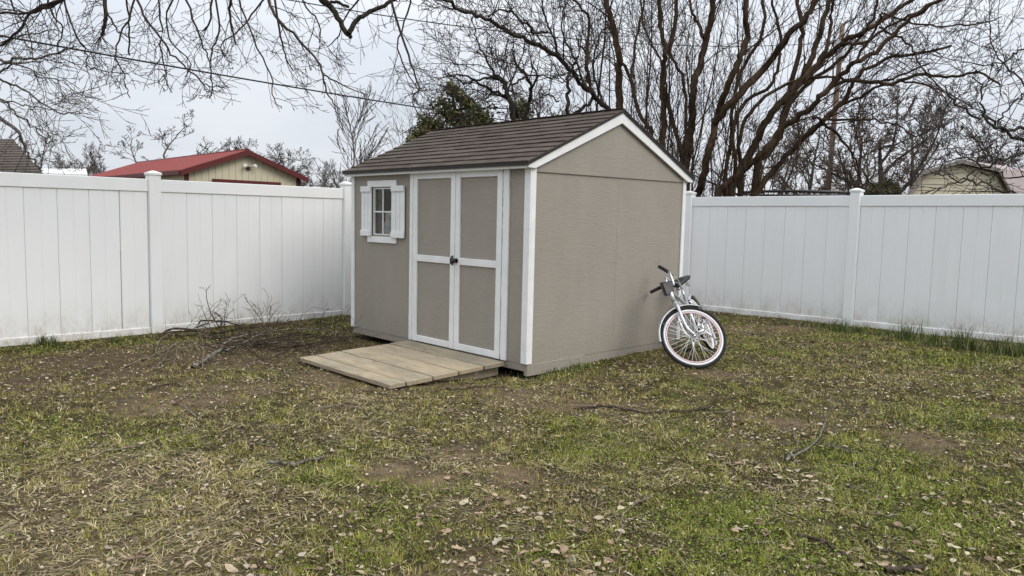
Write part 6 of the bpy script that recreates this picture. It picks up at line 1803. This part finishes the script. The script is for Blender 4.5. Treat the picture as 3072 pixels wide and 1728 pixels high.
# ------------------------------------------------------------------ grass tufts along the fences, dry stalks behind the bicycle
def tuft(px, py, hpx, nb, seed, label, cols, group, cat='grass tuft', spread=0.07, name='grass_tuft'):
    rg = np.random.default_rng(seed)
    b = gp(px, py); d = float((b-CAM) @ FW); h = hpx*d/F
    n = nb if nb < 10 else max(nb, 80)
    spread = min(spread, 0.0009*n) if n > 8 else spread
    x = b[0]+rg.normal(0, spread, n); y = b[1]+rg.normal(0, spread, n)
    # stay on the yard side of both fences
    x = np.maximum(x, -4.24); y = np.minimum(y, 5.40)
    c = pick(cols, n, rg)
    me = blades(x, y, gz(x, y)-0.005, h*rg.uniform(0.35, 1.1, n), rg.uniform(0.004, 0.009, n), np.abs(rg.normal(0.25, 0.25, n)), rg.uniform(0, 6.28, n), c, rg, name, M['veg'], 0.55)
    o = bpy.data.objects.new(name, me); COL.objects.link(o); tag(o, label, cat, group)
DG = [(0.075, 0.115, 0.030), (0.105, 0.150, 0.038), (0.14, 0.165, 0.06), (0.06, 0.09, 0.026), (0.22, 0.20, 0.10)]
gq = lambda x, y: (2000+x/2.196, 500+y/2.196)
for i, (x_, y_, h_, nb, lb) in enumerate([
        (780, 1040, 14, 45, 'small green weed tuft at the foot of the right fence near the bicycle'),
        (940, 1050, 22, 70, 'low leafy weed clump at the foot of the right fence'), (1040, 1062, 16, 50, 'low weed clump just left of the right fence middle post'),
        (1150, 1090, 38, 110, 'grass tuft in front of the right fence middle post'), (1250, 1095, 32, 90, 'grass tuft just right of the right fence middle post'),
        (1430, 1115, 24, 80, 'sparse grass tuft second right of the fence middle post'), (1580, 1150, 60, 150, 'tall grass tuft on the right fence under its fourth board'),
        (1740, 1175, 48, 110, 'grass tuft left of the tallest one at the right fence'), (1920, 1200, 70, 160, 'tallest grass tuft at the foot of the right fence'),
        (2030, 1215, 44, 120, 'grass tuft right of the tallest one at the right fence'), (2200, 1235, 62, 150, 'tall grass tuft near the right edge at the fence foot'), (2330, 1250, 50, 140, 'grass tuft at the far right edge of the fence foot')]):
    tuft(*gq(x_, y_), h_*1.35, nb, 500+i, lb, DG, 'grass tufts along the right fence')
lq = lambda x, y: (x/2.415, 500+y/2.415)
for i, (x_, y_, h_, nb, lb) in enumerate([
        (310, 1290, 45, 60, 'leafy weed tuft at the foot of the left fence, leftmost'), (385, 1290, 36, 45, 'weed tuft second from left at the foot of the left fence'), (455, 1300, 22, 35, 'short weed tuft third from left at the left fence'),
        (830, 1265, 22, 60, 'low weed clump at the left fence, left of the first post'), (960, 1250, 16, 50, 'low weed clump at the foot of the left fence post'), (740, 1275, 55, 4, 'thin tall dry stalk against the left fence')]):
    tuft(*lq(x_, y_), h_*1.0, 1 if nb < 5 else nb, 540+i, lb, DG if nb > 5 else [(0.3, 0.25, 0.16)], 'weed tufts along the left fence', 'weed', 0.028)
tuft(2095, 1000, 150, 7, 560, 'thin dry stalks standing behind the bicycle by the fence', [(0.20, 0.16, 0.11), (0.28, 0.23, 0.16)], None, 'dry stalks', 0.012, 'dry_stalks')
for i, (px, py, lb) in enumerate([(1600, 1128, 'green weed clump at the front corner of the shed'), (1660, 1118, 'leafy green weeds along the shed side near its front corner'), (1740, 1105, 'low green weeds at the foot of the shed side wall'), (1330, 1045, 'grass blades beside the shed wall left of the ramp')]):
    if i < 3: tuft(px, py, 26, 130, 570+i, lb, DG, 'weeds at the shed foot', 'weed', 0.08)
    else: tuft(1125, 1008, 34, 70, 575, lb, DG, 'weeds at the shed foot', 'weed', 0.05)
